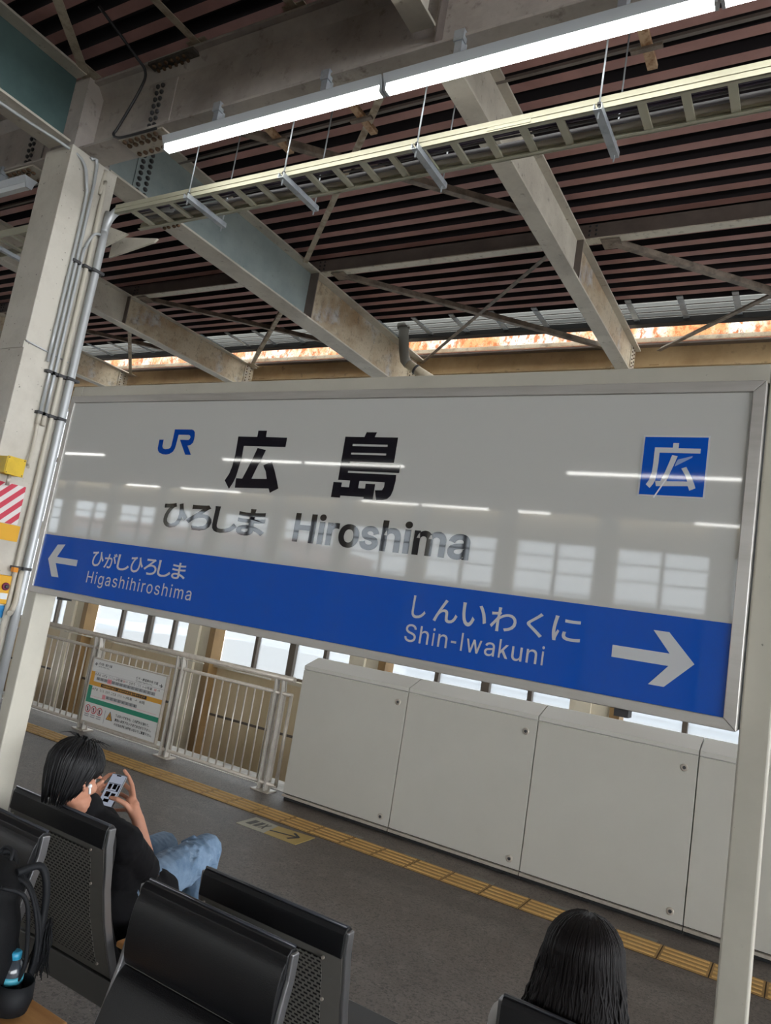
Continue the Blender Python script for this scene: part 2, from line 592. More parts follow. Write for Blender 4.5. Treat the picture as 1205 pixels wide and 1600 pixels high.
# translucent strip of roof at the eave
for i in range(4):
    pass
sk = thing('skylight_strip', (-9, 9.25, 6.3), 'pale corrugated translucent roof strip along the far eave above the rusty sheeting', 'skylight')
mb = MB()
nseg = 40
for i in range(nseg):
    a, b = 8.98 + 0.6 * i / nseg, 8.98 + 0.6 * (i + 1) / nseg
    za, zb = [6.35 + 0.04 * math.sin(t / 0.15 * 2 * math.pi) for t in (a, b)]
    vs = [mb.bm.verts.new(p) for p in ((XW, a, za), (XE, a, za), (XE, b, zb), (XW, b, zb))]
    mb.bm.faces.new(vs).smooth = True
obj('corrugated_sheet', mb, M_SKYLIGHT, sk)
for k in range(4):
    y = 9.06 + k * 0.15
    obj('sheet_lap', MB().box(XW, XE, y, y + 0.018, 6.300, 6.306), M_PURLIN, sk)
for i in range(36):
    x = -20.0 + i * 0.63
    if x < 1.5:
        obj('clip_strip', MB().box(x, x + 0.075, 8.95, 9.58, 6.285, 6.30), M_GALV, sk)
obj('eave_gutter', MB().box(XW, XE, 9.58, 9.70, 6.24, 6.36), mat('gutter_black', '#2a292a', 0.6), label='dark gutter running along the lower edge of the translucent roof strip', cat='gutter')

# far wall with windows
wf = obj('wall_far', MB().box(XW, XE, 10.42, 10.6, -1.5, 0.44), M_TAN, kind='structure')
obj('wall_far_upper', MB().box(XW, XE, 10.42, 10.6, 5.40, 5.95), M_TAN, kind='structure')
obj('wall_far_spandrel', MB().box(XW, XE, 10.42, 10.58, 2.32, 2.72), M_TANL, kind='structure')
obj('trim_2', MB().box(XW, XE, 10.30, 10.44, 0.44, 0.50), M_TANL, kind='structure')
obj('trim_3', MB().box(XW, XE, 10.40, 10.44, -0.42, -0.38), M_MULL, kind='structure')
pil_x = [-9.62 - 3.56 * k for k in range(14, 0, -1)] + [-9.62, -6.02, -2.43, 1.13, 4.7, 8.26, 11.82]
for i, x in enumerate(pil_x):
    mbp = MB().box(x - 0.33, x - 0.05, 10.16, 10.45, -1.5, 5.9)
    mbp.box(x - 0.05, x + 0.2, 10.22, 10.45, -1.5, 5.9)
    pl = obj('trim_%d' % (10 + i), mbp, M_TANL, kind='structure')
    obj('pilaster_edge', MB().box(x + 0.2, x + 0.33, 10.18, 10.45, -1.5, 5.9), mat('brown_pilaster', '#8d6f45', 0.6, patches=((2, '#6f5532', 0.4, 0.7, 0.8),)), pl)
for i in range(len(pil_x) - 1):
    a, b = pil_x[i] + 0.3, pil_x[i + 1] - 0.3
    w = obj('window_%d' % (i + 1), MB().box(a, b, 10.50, 10.51, 0.48, 2.33), M_GLASS, kind='structure')
    obj('upper_pane', MB().box(a, b, 10.50, 10.51, 2.70, 5.42), M_GLASS, w)
    c = (pil_x[i] + pil_x[i + 1]) / 2 + 0.12
    for (x, t) in ((c, 0.13), ((a + c) / 2, 0.065), ((b + c) / 2, 0.065)):
        obj('mullion', MB().box(x - t / 2, x + t / 2, 10.43, 10.53, 0.48, 5.42), M_MULL, w)
    for (z, t) in ((4.19, 0.10), (3.55, 0.02), (0.52, 0.05)):
        obj('transom', MB().box(a, b, 10.46, 10.52, z - t / 2, z + t / 2), M_MULL, w)

# opposite wall far behind the camera (seen mirrored in the sign)
obj('wall_back', MB().box(XW, XE, -21.9, -21.7, -1.5, 3.5), M_TAN, kind='structure')
obj('wall_back_upper', MB().box(XW, XE, -21.9, -21.7, 5.35, 6.5), M_TAN, kind='structure')
for i in range(26):
    x = -70.2 + i * 3.56
    obj('trim_%d' % (60 + i), MB().box(x - 0.36, x + 0.36, -21.75, -21.35, -1.5, 6.3), M_TANL, kind='structure')
    if i < 25:
        w = obj('window_%d' % (40 + i), MB().box(x + 0.3, x + 3.26, -21.80, -21.79, 3.2, 5.4), M_GLASSFAR, kind='structure')
        obj('mullion', MB().box(x + 1.72, x + 1.84, -21.8, -21.68, 3.2, 5.4), M_MULL, w)
        for z in (3.62, 4.3, 4.85):
            obj('transom', MB().box(x + 0.3, x + 3.26, -21.78, -21.74, z - 0.025, z + 0.025), M_MULL, w)
obj('platform_slab', MB().box(XW, XE, -18.5, -8.0, -1.4, 0), M_FLOOR, kind='structure')

# the town outside
for i, (x, y, w, d, h, mt_, lb) in enumerate((
        (-40, 46, 26, 12, -2.6, M_BUILD, 'long pale building seen hazily through the windows left of the station sign'),
        (-13, 52, 22, 12, -1.4, M_BUILD, 'pale low building behind the windows under the middle of the sign'),
        (14, 50, 20, 12, -2.2, M_BUILD, 'pale building behind the windows right of the sign post'),
        (-60, -60, 34, 14, 7.5, M_BUILDP, 'pinkish apartment block mirrored in the left of the sign'),
        (-22, -62, 26, 14, 5.4, M_BUILD, 'pale block mirrored in the middle of the sign'))):
    b = thing('building', (x, y, -9), lb, 'building')
    obj('wall', MB().box(x - w / 2, x + w / 2, y - d / 2, y + d / 2, -9, h), mt_, b)
    s = -1 if y > 0 else 1
    yf = y + s * (d / 2)
    mbw = MB()
    z = -7.5
    while z + 1.4 < h:
        mbw.box(x - w / 2 + 0.6, x + w / 2 - 0.6, min(yf, yf + s * 0.1), max(yf, yf + s * 0.1), z, z + 1.1)
        z += 2.6
    obj('window_band', mbw, mat('building_window', '#7d8a96', 0.3), b)
    obj('parapet', MB().box(x - w / 2 - 0.2, x + w / 2 + 0.2, y - d / 2 - 0.2, y + d / 2 + 0.2, h, h + 0.4), mt_, b)
mbh = MB()
mbh.ell((60, -150, -12), (70, 30, 30), sub=4)
mbh.ell((20, -170, -12), (50, 30, 20), sub=4)
tag(obj('hills', mbh, M_HILL), kind='structure')


# ------------------------------------------------------------------ roof steel
def rivets(parent, pts, axis, r=0.016, h=0.014, material=None, name='bolt'):
    """one object per bolt head, all sharing one mesh"""
    first = None
    off = origin_of(parent)
    for p in pts:
        if first is None:
            first = obj(name, MB().lathe(p, ((r, 0), (r, h * 0.6), (r * 0.6, h)), seg=8, axis=axis), material or M_BOLT, parent)
            p0 = Vector(p)
        else:
            c_ = first.copy()
            COL.objects.link(c_)
            c_.parent = parent
            c_.location = Vector(p) - p0
    return first


def i_beam(name, x, y0, y1, zb, zt, fw, label, group=None, far=True, web_m=None, web_m2=None, split=None):
    t = thing(name, (x, (y0 + y1) / 2, zb), label, 'beam', group)
    obj('bottom_flange', MB().box(x - fw / 2, x + fw / 2, y0, y1, zb, zb + 0.022), M_CREAM, t, bevel=0.003)
    obj('top_flange', MB().box(x - fw / 2, x + fw / 2, y0, y1, zt - 0.022, zt), M_CREAM, t, bevel=0.003)
    ys = split if split else y1
    obj('web', MB().box(x - 0.008, x + 0.008, y0, ys, zb + 0.022, zt - 0.022), web_m or M_CREAM, t)
    if split:
        obj('web', MB().box(x - 0.0085, x + 0.0085, ys, y1, zb + 0.022, zt - 0.022), web_m2 or M_CREAM2, t)
        obj('stiffener', MB().box(x + 0.0085, x + fw / 2 - 0.01, ys - 0.03, ys - 0.016, zb + 0.022, zt - 0.022), M_PURLIN, t)
        obj('stiffener', MB().box(x - fw / 2 + 0.01, x - 0.0085, ys - 0.03, ys - 0.016, zb + 0.022, zt - 0.022), M_PURLIN, t)
    if far:
        obj('end_plate', MB().box(x + 0.0085, x + 0.022, y1 - 0.25, y1 - 0.02, zb + 0.03, zt - 0.03), M_CREAM2, t)
        rivets(t, [(x + 0.022, y1 - yy_, zb + 0.07 + k * 0.055) for yy_ in (0.20, 0.10) for k in range(8)], (1, 0, 0), 0.012, 0.012)
    return t


ZT = 6.11
MAINZ, MINZ = 5.43, 5.61
beam_labels = {
    -13.14: 'farthest left roof beam crossing toward the windows beyond the column',
    -9.58: 'stained cream roof beam left of the teal beam with its end above the left corner of the sign',
    -2.45: 'cream steel roof beam ending above the right half of the sign',
    1.13: 'cream roof beam crossing just right of the view above the right sign post',
}
for x, lb in beam_labels.items():
    if x < 1:
        i_beam('roof_beam', x, 3.72, 10.16, MINZ, ZT, 0.18, lb, 'cross beams under the platform roof', True, M_CREAM, M_CREAM2, 7.1)
mb_t = i_beam('roof_beam', -6.0, 3.85, 10.16, MAINZ, ZT, 0.30, 'deep teal and cream roof beam running from the column to the far wall', 'cross beams under the platform roof', True, M_TEAL, M_CREAM2, 7.1)
rivets(mb_t, [(-5.9915, 4.25 + dy, 5.52 + k * 0.062) for dy in (0, 0.09) for k in range(9)], (1, 0, 0), 0.022, 0.022, M_DBOLT)
rivets(mb_t, [(-6.10 + dx, 4.55 + k * 0.07, 5.43) for dx in (0, 0.06, 0.14, 0.20) for k in range(4)], (0, 0, -1), 0.02, 0.02)
obj('splice_plate', MB().box(-5.9915, -5.982, 4.20, 4.40, 5.47, 6.07), M_TEAL, mb_t)
rivets(mb_t, [(-5.982, 4.255 + dy, 5.52 + k * 0.062) for dy in (0, 0.09) for k in range(9)], (1, 0, 0), 0.022, 0.022, M_DBOLT)
# camera side
nb = i_beam('roof_beam', -6.0, -8, 3.42, MAINZ, ZT, 0.30, 'dark teal roof beam from the column toward the camera at the upper left', 'cross beams under the platform roof', False, mat('dark_teal_paint', '#4f6665', 0.5, patches=((2, '#3f5555', 0.4, 0.7, 0.8),)))
rivets(nb, [(-6.10 + dx, 2.35 + k * 0.06, 5.43) for dx in (0, 0.07, 0.14, 0.2) for k in range(5)], (0, 0, -1), 0.018, 0.016)
i_beam('roof_beam', -2.45, -8, 3.55, MINZ, ZT, 0.18, 'grey roof beam meeting the big girder at the top edge of the view', 'cross beams under the platform roof', False)

# the main longitudinal girder
g = thing('roof_girder', (-6, 3.64, 5.43), 'big grey riveted girder running along the platform above the lamps and the column', 'girder')
obj('web', MB().box(-16, 6, 3.632, 3.648, 5.45, 6.09), M_GIRDER, g)
obj('bottom_flange', MB().box(-16, 6, 3.51, 3.78, 5.43, 5.452), M_GIRDER, g, bevel=0.003)
obj('top_flange', MB().box(-16, 6, 3.51, 3.78, 6.085, 6.11), M_GIRDER, g, bevel=0.003)
obj('fillet', MB().prism([(3.632, 6.085), (3.56, 6.085), (3.632, 6.0)], 'x', -16, 6), M_GIRDER, g)
for x in (-5.02, -6.75):
    obj('splice_plate', MB().box(x - 0.13, x + 0.13, 3.622, 3.632, 5.47, 5.98), M_GIRDER, g)
    rivets(g, [(x + dx, 3.622, 5.50 + k * 0.062) for dx in (-0.09, -0.03) for k in range(8)], (0, -1, 0), 0.02, 0.02, M_DBOLT)
    obj('flange_plate', MB().box(x - 0.33, x + 0.2, 3.53, 3.77, 5.415, 5.43), M_CREAM, g)
    rivets(g, [(x - 0.28 + k * 0.075, y, 5.415) for k in range(6) for y in (3.56, 3.61, 3.72)], (0, 0, -1), 0.022, 0.02)
    rivets(g, [(x - 0.28 + k * 0.075, y, 5.452) for k in range(6) for y in (3.57,)], (0, 0, 1), 0.022, 0.02)
obj('cover_plate', MB().box(-5.15, -4.62, 3.50, 3.60, 6.06, 6.085), mat('dark_plate', '#55504a', 0.7, patches=((20, '#3a352f', 0.45, 0.6, 0.8),)), g)
rivets(g, [(-5.1 + k * 0.07, 3.53 + dy, 6.06) for k in range(6) for dy in (0, 0.05)], (0, 0, -1), 0.018, 0.016)
obj('stiffener', MB().box(-2.36, -2.345, 3.55, 3.632, 5.452, 6.085), M_PURLIN, g)

# purlins
for nm, y, lb in (('roof_purlin', 7.14, 'brown purlin with a pale lower lip crossing behind the cable ladder'),
                  ('roof_purlin', 1.2, 'brown purlin above the camera side of the girder')):
    p = thing(nm, (-8, y, 6.1), lb, 'purlin', 'purlins under the roof deck')
    obj('web', MB().box(-20, 6, y - 0.05, y - 0.04, 6.105, 6.28), M_PURLIN, p)
    obj('lower_lip', MB().box(-20, 6, y - 0.055, y + 0.06, 6.092, 6.105), M_PURLIN_LIP, p)
    obj('upper_lip', MB().box(-20, 6, y - 0.05, y + 0.06, 6.268, 6.28), M_PURLIN, p)
for x in (-13.14, -9.58, -6.0, -2.45):
    rivets(bpy.data.objects['roof_purlin'], [(x + 0.13 + dx, 7.085, 6.14 + dz) for dx in (0, 0.07) for dz in (0, 0.05, 0.10)], (0, -1, 0), 0.014, 0.012, M_DBOLT)

# bracing bars
braces = (
    ((-5.59, 7.2, 6.07), (-2.7, 10.0, 6.05), M_BRACE, 0.07, 'brown diagonal brace from the teal beam joint down toward the right beam end'),
    ((-2.75, 7.2, 6.07), (-5.9, 10.15, 6.05), M_BRACE, 0.05, 'thin diagonal brace crossing the brown one above the sign middle'),
    ((-2.1, 7.2, 6.07), (1.0, 10.2, 6.05), M_BRACE, 0.07, 'dark diagonal brace at the right edge starting by the right beam'),
    ((0.9, 7.15, 6.07), (-2.1, 10.06, 6.05), M_BRACE, 0.06, 'diagonal brace rising to the right edge from the right beam end'),
    ((-3.0, 4.1, 6.07), (-5.85, 6.75, 6.06), M_BRACE_L, 0.06, 'pale diagonal brace passing behind the lamps and the cable ladder to the teal beam'),
    ((-5.6, 3.9, 6.07), (-2.55, 6.62, 6.05), M_BRACE, 0.07, 'dark diagonal brace passing under the deck to the right beam'),
    ((-9.4, 9.9, 6.05), (-6.4, 7.3, 6.07), M_BRACE_L, 0.06, 'pale diagonal brace left of the teal beam far end'),
    ((-9.3, 7.2, 6.07), (-6.3, 9.9, 6.05), M_BRACE, 0.06, 'dark diagonal brace left of the teal beam under the deck'),
    ((-13.0, 10.1, 6.05), (-9.8, 7.3, 6.07), M_BRACE_L, 0.06, 'pale brace just right of the column near the rusty eave'),
    ((-12.8, 7.2, 6.07), (-9.8, 9.9, 6.05), M_BRACE, 0.06, 'dark brace just right of the column under the deck'),
    ((-5.86, 3.40, 6.10), (-4.2, 1.25, 6.12), M_BRACE_L, 0.08, 'pale brace rising from the column head to the top left edge'),
    ((-4.62, 3.6, 6.14), (-4.70, 1.25, 6.16), M_BRACE_L, 0.07, 'rusty bar above the girder left of the top centre'),
    ((-3.62, 3.6, 6.14), (-3.75, 1.25, 6.16), M_BRACE_L, 0.07, 'short rusty bar above the girder at the top centre'),
)
for a, b, mt_, w, lb in braces:
    tt = thing('roof_brace', ((a[0] + b[0]) / 2, (a[1] + b[1]) / 2, min(a[2], b[2])), lb, 'brace', 'diagonal roof braces')
    obj('flat_leg', MB().bar(a, b, w, 0.008), mt_, tt)
    d = (Vector(b) - Vector(a)).normalized()
    s = d.cross(Vector((0, 0, 1))).normalized() * (w / 2)
    obj('upright_leg', MB().bar(Vector(a) + s + Vector((0, 0, 0.03)), Vector(b) + s + Vector((0, 0, 0.03)), 0.008, 0.06), mt_, tt)
    obj('gusset', MB().box(a[0] - 0.1, a[0] + 0.1, a[1] - 0.1, a[1] + 0.1, a[2] + 0.004, a[2] + 0.012), mt_, tt)
# sagging rod and its stub bars
hr = obj('hanger_rail', MB().bar((-14, 4.70, 6.10), (6, 4.64, 6.10), 0.03, 0.025), M_PURLIN, label='thin rail under the roof deck behind the fluorescent lamps', cat='rail')
for (x, lb) in ((-4.64, 'rusty stub bar clamped on the thin rail left of the lamp joint'), (-3.69, 'rusty stub bar clamped on the thin rail just below the lamp joint'), (-1.28, 'rusty stub bar clamped on the thin rail under the right lamp')):
    h = thing('hanger_bar', (x, 4.65, 6.05), lb, 'hanger bar', 'stub bars on the thin rail')
    obj('bar', MB().box(x - 0.035, x + 0.035, 4.38, 4.86, 6.05, 6.085), mat('rusty_pale', '#b79a7c', 0.7, patches=((12, '#7d5433', 0.45, 0.62, 0.9),)), h)
    obj('clamp', MB().box(x - 0.11, x + 0.11, 4.62, 4.66, 6.03, 6.05), M_BRACE, h)

# eave beam, rusted sheet and rails behind it
e = thing('eave_beam', (-8, 10.25, 5.85), 'stained cream eave beam along the top of the far windows', 'beam')
obj('web', MB().box(XW, XE, 10.24, 10.26, 5.87, 6.18), M_EAVE, e)
obj('top_flange', MB().box(XW, XE, 10.14, 10.38, 6.18, 6.205), M_PURLIN, e)
obj('bottom_flange', MB().box(XW, XE, 10.14, 10.38, 5.85, 5.872), M_EAVE, e)
obj('rusted_fascia', MB().prism([(10.62, 6.0), (10.65, 6.0), (10.75, 7.0), (10.72, 7.0)], 'x', XW, XE), M_RUST, label='rust streaked pale sheeting along the eave lit by daylight', cat='fascia')
obj('eave_daylight_filter', MB().box(XW, XE, 9.66, 10.9, 7.02, 7.03), milky_glass('eave_filter_sheet', (0.70, 0.69, 0.66), 0.0, 1.0, 0.0), label='translucent cover sheet over the eave gap above the rusty sheeting', cat='roof sheet')  # added out of view to limit the sky light falling on the rusted fascia
obj('eave_daylight_blocker', MB().box(XW, XE, 9.64, 9.66, 6.37, 7.02), M_DECK, label='dark upright roof edge sheet above the gutter', cat='roof sheet')  # extra unseen sheet that shuts out sky light coming in over the deck
obj('eave_rail', MB().box(XW, XE, 10.44, 10.48, 6.36, 6.42), M_CREAM2, label='pale rail in front of the rusty sheeting', cat='rail')
obj('eave_rod', MB().tube([(XW, 10.40, 6.315), (XE, 10.40, 6.315)], 0.018), M_RUSTBAR, label='thin rusty rod just above the eave beam', cat='rod')
for i, x in enumerate((-11.2, -8.2, -7.2, -4.6, -3.4, -1.05, -0.4)):
    obj('eave_lug', MB().prism([(10.40, 6.205), (10.62, 6.205), (10.62, 6.29), (10.45, 6.25)], 'x', x, x + 0.14), M_CREAM2,
        label='small pale lug on the eave beam top in front of the rusty sheeting', cat='bracket', group='lugs on the eave beam')

# drain pipe elbow on the end of the teal beam
d = thing('drain_pipe', (-5.7, 9.35, 5.45), 'grey and cream drain pipe elbow beside the far end of the teal beam', 'pipe')
obj('grey_pipe', MB().tube([(-5.83, 9.3, 6.34), (-5.75, 9.3, 5.92), (-5.70, 9.3, 5.76), (-5.64, 9.31, 5.70)], 0.08, 14), M_PIPE, d)
obj('cream_pipe', MB().tube([(-5.66, 9.31, 5.715), (-5.45, 9.36, 5.585), (-5.2, 9.42, 5.45)], 0.074, 14), M_PIPEW, d)
obj('collar', MB().tube([(-5.52, 9.343, 5.628), (-5.49, 9.35, 5.609)], 0.08, 14), M_DBOLT, d)
obj('collar', MB().tube([(-5.835, 9.3, 6.36), (-5.825, 9.3, 6.30)], 0.1, 14), M_PIPE, d)

# ------------------------------------------------------------------ column and what hangs on it
c = thing('steel_column', (-6.03, 3.65, 0), 'big cream painted square steel column at the left edge of the view', 'column')
obj('shaft', MB().box(-6.22, -5.84, 3.44, 3.925, 0, 5.43), M_COLUMN, c, bevel=0.006)
obj('head', MB().box(-6.20, -5.86, 3.46, 3.84, 5.43, 6.12), M_GIRDER, c)
obj('seam_strip', MB().box(-6.23, -5.84, 3.43, 3.44, 3.54, 3.60), M_COLUMN, c)
obj('seam_rod', MB().tube([(-5.832, 3.44, 3.60), (-5.832, 3.86, 3.57)], 0.008, 6), M_CONDUITG, c)
obj('bracket', MB().prism([(-5.84, 4.93), (-5.5, 4.80), (-5.84, 4.70)], 'y', 3.92, 3.94), M_CREAM, c)
obj('bracket', MB().prism([(-5.95, 4.93), (-5.32, 4.83), (-5.36, 4.80), (-5.95, 4.72)], 'y', 4.10, 4.12), M_CREAM, c)


def conduit(pts, r, mt_, lb, couplings=()):
    t = thing('conduit', (pts[0][0], pts[0][1], min(p[2] for p in pts)), lb, 'conduit', 'conduits on the column')
    obj('pipe', MB().tube(spl(pts, 5) if len(pts) > 2 else pts, r, 12), mt_, t)
    for z in couplings:
        obj('coupling', MB().tube([(pts[0][0], pts[0][1], z - 0.05), (pts[0][0], pts[0][1], z + 0.05)], r * 1.5, 12), M_CONDUIT, t)
    for z in (1.72, 3.05, 3.42, 4.45):
        if min(p[2] for p in pts) < z < max(p[2] for p in pts[:2]):
            obj('clamp', MB().box(pts[0][0] - 0.02, pts[0][0] + r + 0.012, pts[0][1] - r - 0.025, pts[0][1] + r + 0.025, z - 0.012, z + 0.012), M_DBOLT, t)
    return t


conduit([(-5.815, 3.70, 3.0), (-5.815, 3.70, 5.2), (-5.83, 3.62, 5.42)], 0.014, M_CONDUITG, 'thin grey conduit nearest the camera on the column, ending in a white coupling', (3.0,))
conduit([(-5.815, 3.75, 3.0), (-5.815, 3.75, 4.45), (-5.815, 3.76, 4.62), (-5.80, 3.80, 4.76), (-5.80, 3.86, 4.80)], 0.014, M_CONDUITG, 'second thin grey conduit, bending back near the column top', (3.0,))
conduit([(-5.81, 3.81, 0.6), (-5.81, 3.81, 4.9), (-5.83, 3.79, 5.15), (-5.84, 3.80, 5.4)], 0.02, M_CONDUIT, 'cream conduit between the thin pipes and the thick grey pipe')
conduit([(-5.80, 3.90, 0.6), (-5.80, 3.90, 4.70), (-5.80, 3.90, 4.82), (-5.795, 3.90, 4.92), (-5.76, 3.915, 5.02), (-5.68, 3.94, 5.09), (-5.57, 3.97, 5.12), (-5.44, 4.0, 5.115), (-5.30, 4.03, 5.09), (-5.15, 4.05, 5.07)], 0.036, M_CONDUITG, 'thick grey conduit curving from the column into the cable ladder')
conduit([(-5.815, 3.70, 2.98), (-5.80, 3.70, 2.75), (-5.78, 3.68, 2.60), (-5.74, 3.66, 2.56)], 0.014, M_CONDUIT, 'flexible pale conduit curving into the yellow junction box')
conduit([(-5.80, 3.86, 1.70), (-5.79, 3.86, 1.45), (-5.77, 3.83, 1.36), (-5.74, 3.80, 1.34)], 0.024, M_CONDUIT, 'short pale elbow conduit under the emergency box')
jb = thing('junction_box', (-5.78, 3.55, 2.47), 'yellow metal junction box on the side of the column', 'box')
obj('body', MB().box(-5.84, -5.70, 3.44, 3.60, 2.46, 2.60), M_YELLOW, jb, bevel=0.004)
obj('lid', MB().box(-5.70, -5.692, 3.445, 3.605, 2.455, 2.605), M_YELLOW, jb, bevel=0.002)
rivets(jb, [(-5.692, y, z) for y in (3.455, 3.592) for z in (2.468, 2.592)], (1, 0, 0), 0.005, 0.004, M_DBOLT, 'screw')
obj('nozzle', MB().tube([(-5.76, 3.53, 2.46), (-5.76, 3.53, 2.37)], 0.016), M_STEEL, jb)
obj('warning_plate', MB().box(-5.838, -5.825, 3.445, 3.74, 2.07, 2.40), M_STRIPE, label='red and white diagonally striped plate on the column under the yellow box', cat='plate')
obj('yellow_band', MB().box(-6.226, -5.822, 3.434, 3.77, 1.93, 2.065), M_YORANGE, label='amber band around the column below the striped plate', cat='band')
em = thing('emergency_button_box', (-5.78, 3.72, 1.41), 'yellow emergency button box with a dark red button low on the column', 'button box')
obj('case', MB().box(-5.83, -5.73, 3.55, 3.745, 1.41, 1.645), M_YORANGE, em, bevel=0.008)
obj('button_ring', MB().lathe((-5.73, 3.70, 1.555), ((0.032, 0), (0.032, 0.012), (0.024, 0.016)), 16, (1, 0, 0)), M_BUTTON, em)
obj('button', MB().lathe((-5.716, 3.70, 1.555), ((0.016, 0), (0.016, 0.012), (0.008, 0.016)), 16, (1, 0, 0)), M_DBOLT, em)
obj('label_plate', MB().box(-5.73, -5.727, 3.67, 3.735, 1.45, 1.50), M_STWHITE, em)
obj('lamp_lens', MB().box(-5.80, -5.76, 3.76, 3.80, 1.68, 1.72), mat('amber_lens', '#d98a1b', 0.25), em)
for z0, z1, mt_, lb in ((1.29, 1.39, M_STBLUE, 'upper blue sticker on the column under the emergency box'), (1.17, 1.28, M_STWHITE, 'white sticker between the two blue ones on the column'), (1.04, 1.15, M_STBLUE, 'lower blue sticker on the column')):
    obj('column_sticker', MB().box(-5.838, -5.832, 3.60, 3.845, z0, z1), mt_, label=lb, cat='sticker')
obj('black_cord', MB().tube(spl([(-5.2, 3.0, 6.2), (-5.12, 3.35, 6.02), (-5.1, 3.46, 5.95), (-5.13, 3.47, 5.8), (-5.30, 3.47, 5.50), (-5.33, 3.46, 5.42), (-5.25, 3.47, 5.38), (-5.0, 3.48, 5.38), (-4.85, 3.5, 5.40)]), 0.012, 8), M_BLACKC,
    label='black cord looping down the girder face to the first lamp', cat='cord')
obj('grey_cord', MB().tube(spl([(-6.0, 2.0, 5.40), (-5.96, 3.0, 5.41), (-5.9, 3.38, 5.40), (-5.82, 3.55, 5.33), (-5.80, 3.62, 5.15), (-5.815, 3.66, 4.9), (-5.815, 3.66, 3.5)]), 0.014, 8), M_CONDUITG,
    label='grey cord hugging the camera side beam and dropping onto the column', cat='cord')


# ------------------------------------------------------------------ lamps
def lamp(x0, x1, y, z, lit, label, group, w=1.0, detail=True):
    t = thing('fluorescent_lamp', ((x0 + x1) / 2, y, z), label, 'lamp', group)
    obj('diffuser', MB().prism([(y - 0.036 * w, z + 0.042), (y - 0.026 * w, z), (y + 0.026 * w, z), (y + 0.036 * w, z + 0.042)], 'x', x0 + 0.02, x1 - 0.02), M_TUBE if lit else M_OFF, t)
    obj('housing', MB().prism([(y - 0.038, z + 0.043), (y + 0.038, z + 0.043), (y + 0.066, z + 0.098), (y - 0.066, z + 0.098)], 'x', x0, x1), M_HOUSE, t)
    if detail:
        for xe in (x0, x1 - 0.018):
            obj('end_cap', MB().prism([(y - 0.04, z + 0.043), (y - 0.029, z - 0.003), (y + 0.029, z - 0.003), (y + 0.04, z + 0.043)], 'x', xe, xe + 0.018), M_HOUSE, t)
        for k in (0.25, 0.75):
            xb = x0 + (x1 - x0) * k
            mbb = MB().box(xb - 0.025, xb + 0.025, y - 0.02, y + 0.05, z + 0.098, 5.415)
            mbb.box(xb - 0.035, xb + 0.035, 3.49, 3.54, 5.395, 5.47)
            obj('bracket', mbb, M_GALV, t)
    return t


lamp(-4.70, -2.655, 3.52, 5.17, True, 'lit fluorescent lamp nearest the column under the girder', 'lamps under the girder')
lamp(-2.64, -0.63, 3.52, 5.17, True, 'long lit fluorescent lamp above the right beam', 'lamps under the girder')
lamp(-0.615, 1.4, 3.52, 5.17, True, 'lit fluorescent lamp cut off at the top right corner', 'lamps under the girder')
lamp(-8.6, -6.5, 3.52, 5.17, False, 'unlit fluorescent lamp left of the column', 'lamps under the girder')
for i, (x0, x1, yv) in enumerate(((-20.6, -18.3, -10.6), (-13.6, -11.0, -10.6), (-10.9, -8.1, -10.6), (-4.4, -1.23, -10.6),
                                  (-22.7, -20.9, -15.2), (-19.8, -17, -15.2), (-12.1, -10.1, -15.2), (-10.0, -7.9, -15.2), (-7.05, -6.13, -15.2), (-2.6, -1.6, -15.2))):
    lamp(x0, x1, yv, 5.17, True, 'lit lamp of the other platform, mirrored as a thin line in the sign face', 'lamps of the other platform', 0.6, False)

# ------------------------------------------------------------------ cable ladder
cl = thing('cable_ladder', (-2.5, 4.05, 5.02), 'long cable ladder hung under the roof from the column to the right edge', 'cable ladder')
for y in (3.90, 4.20):
    mbr = MB().box(-5.72, 4, y - 0.006, y + 0.006, 5.02, 5.10)
    s = 1 if y < 4 else -1
    mbr.box(-5.72, 4, y, y + s * 0.03, 5.02, 5.026)
    mbr.box(-5.72, 4, y - 0.012, y + 0.012, 5.055, 5.065)
    obj('side_rail', mbr, M_RAIL, cl)
x = -5.55
while x < 3.5:
    obj('rung', MB().box(x, x + 0.05, 3.9, 4.2, 5.026, 5.045), M_RAIL, cl)
    x += 0.247
obj('joint_plate', MB().box(-2.05, -1.75, 3.89, 3.897, 5.03, 5.09), M_RAIL, cl)
for i, (y, r, mt_, z) in enumerate(((4.15, 0.022, M_CONDUIT, 5.07), (4.10, 0.016, M_GREY, 5.065), (3.97, 0.015, M_PURPLE, 5.062), (3.945, 0.012, M_PURPLE, 5.062), (4.00, 0.010, M_PURPLE, 5.06), (4.03, 0.008, M_GREY, 5.058))):
    lb = ('fat cream cable along the far side of the ladder', 'grey cable beside the fat cream one on the ladder', 'thickest purple cable in the ladder', 'purple cable against the near rail of the ladder', 'thin purple cable in the middle of the ladder', 'thin grey cable in the middle of the ladder')[i]
    pts = [(-5.6 + k * 0.5, y + 0.006 * math.sin(k * 1.7 + i), z + 0.003 * math.sin(k * 2.3 + i)) for k in range(20)]
    obj('tray_cable', MB().tube(pts, r, 8), mt_, label=lb, cat='cable', group='cables on the ladder')
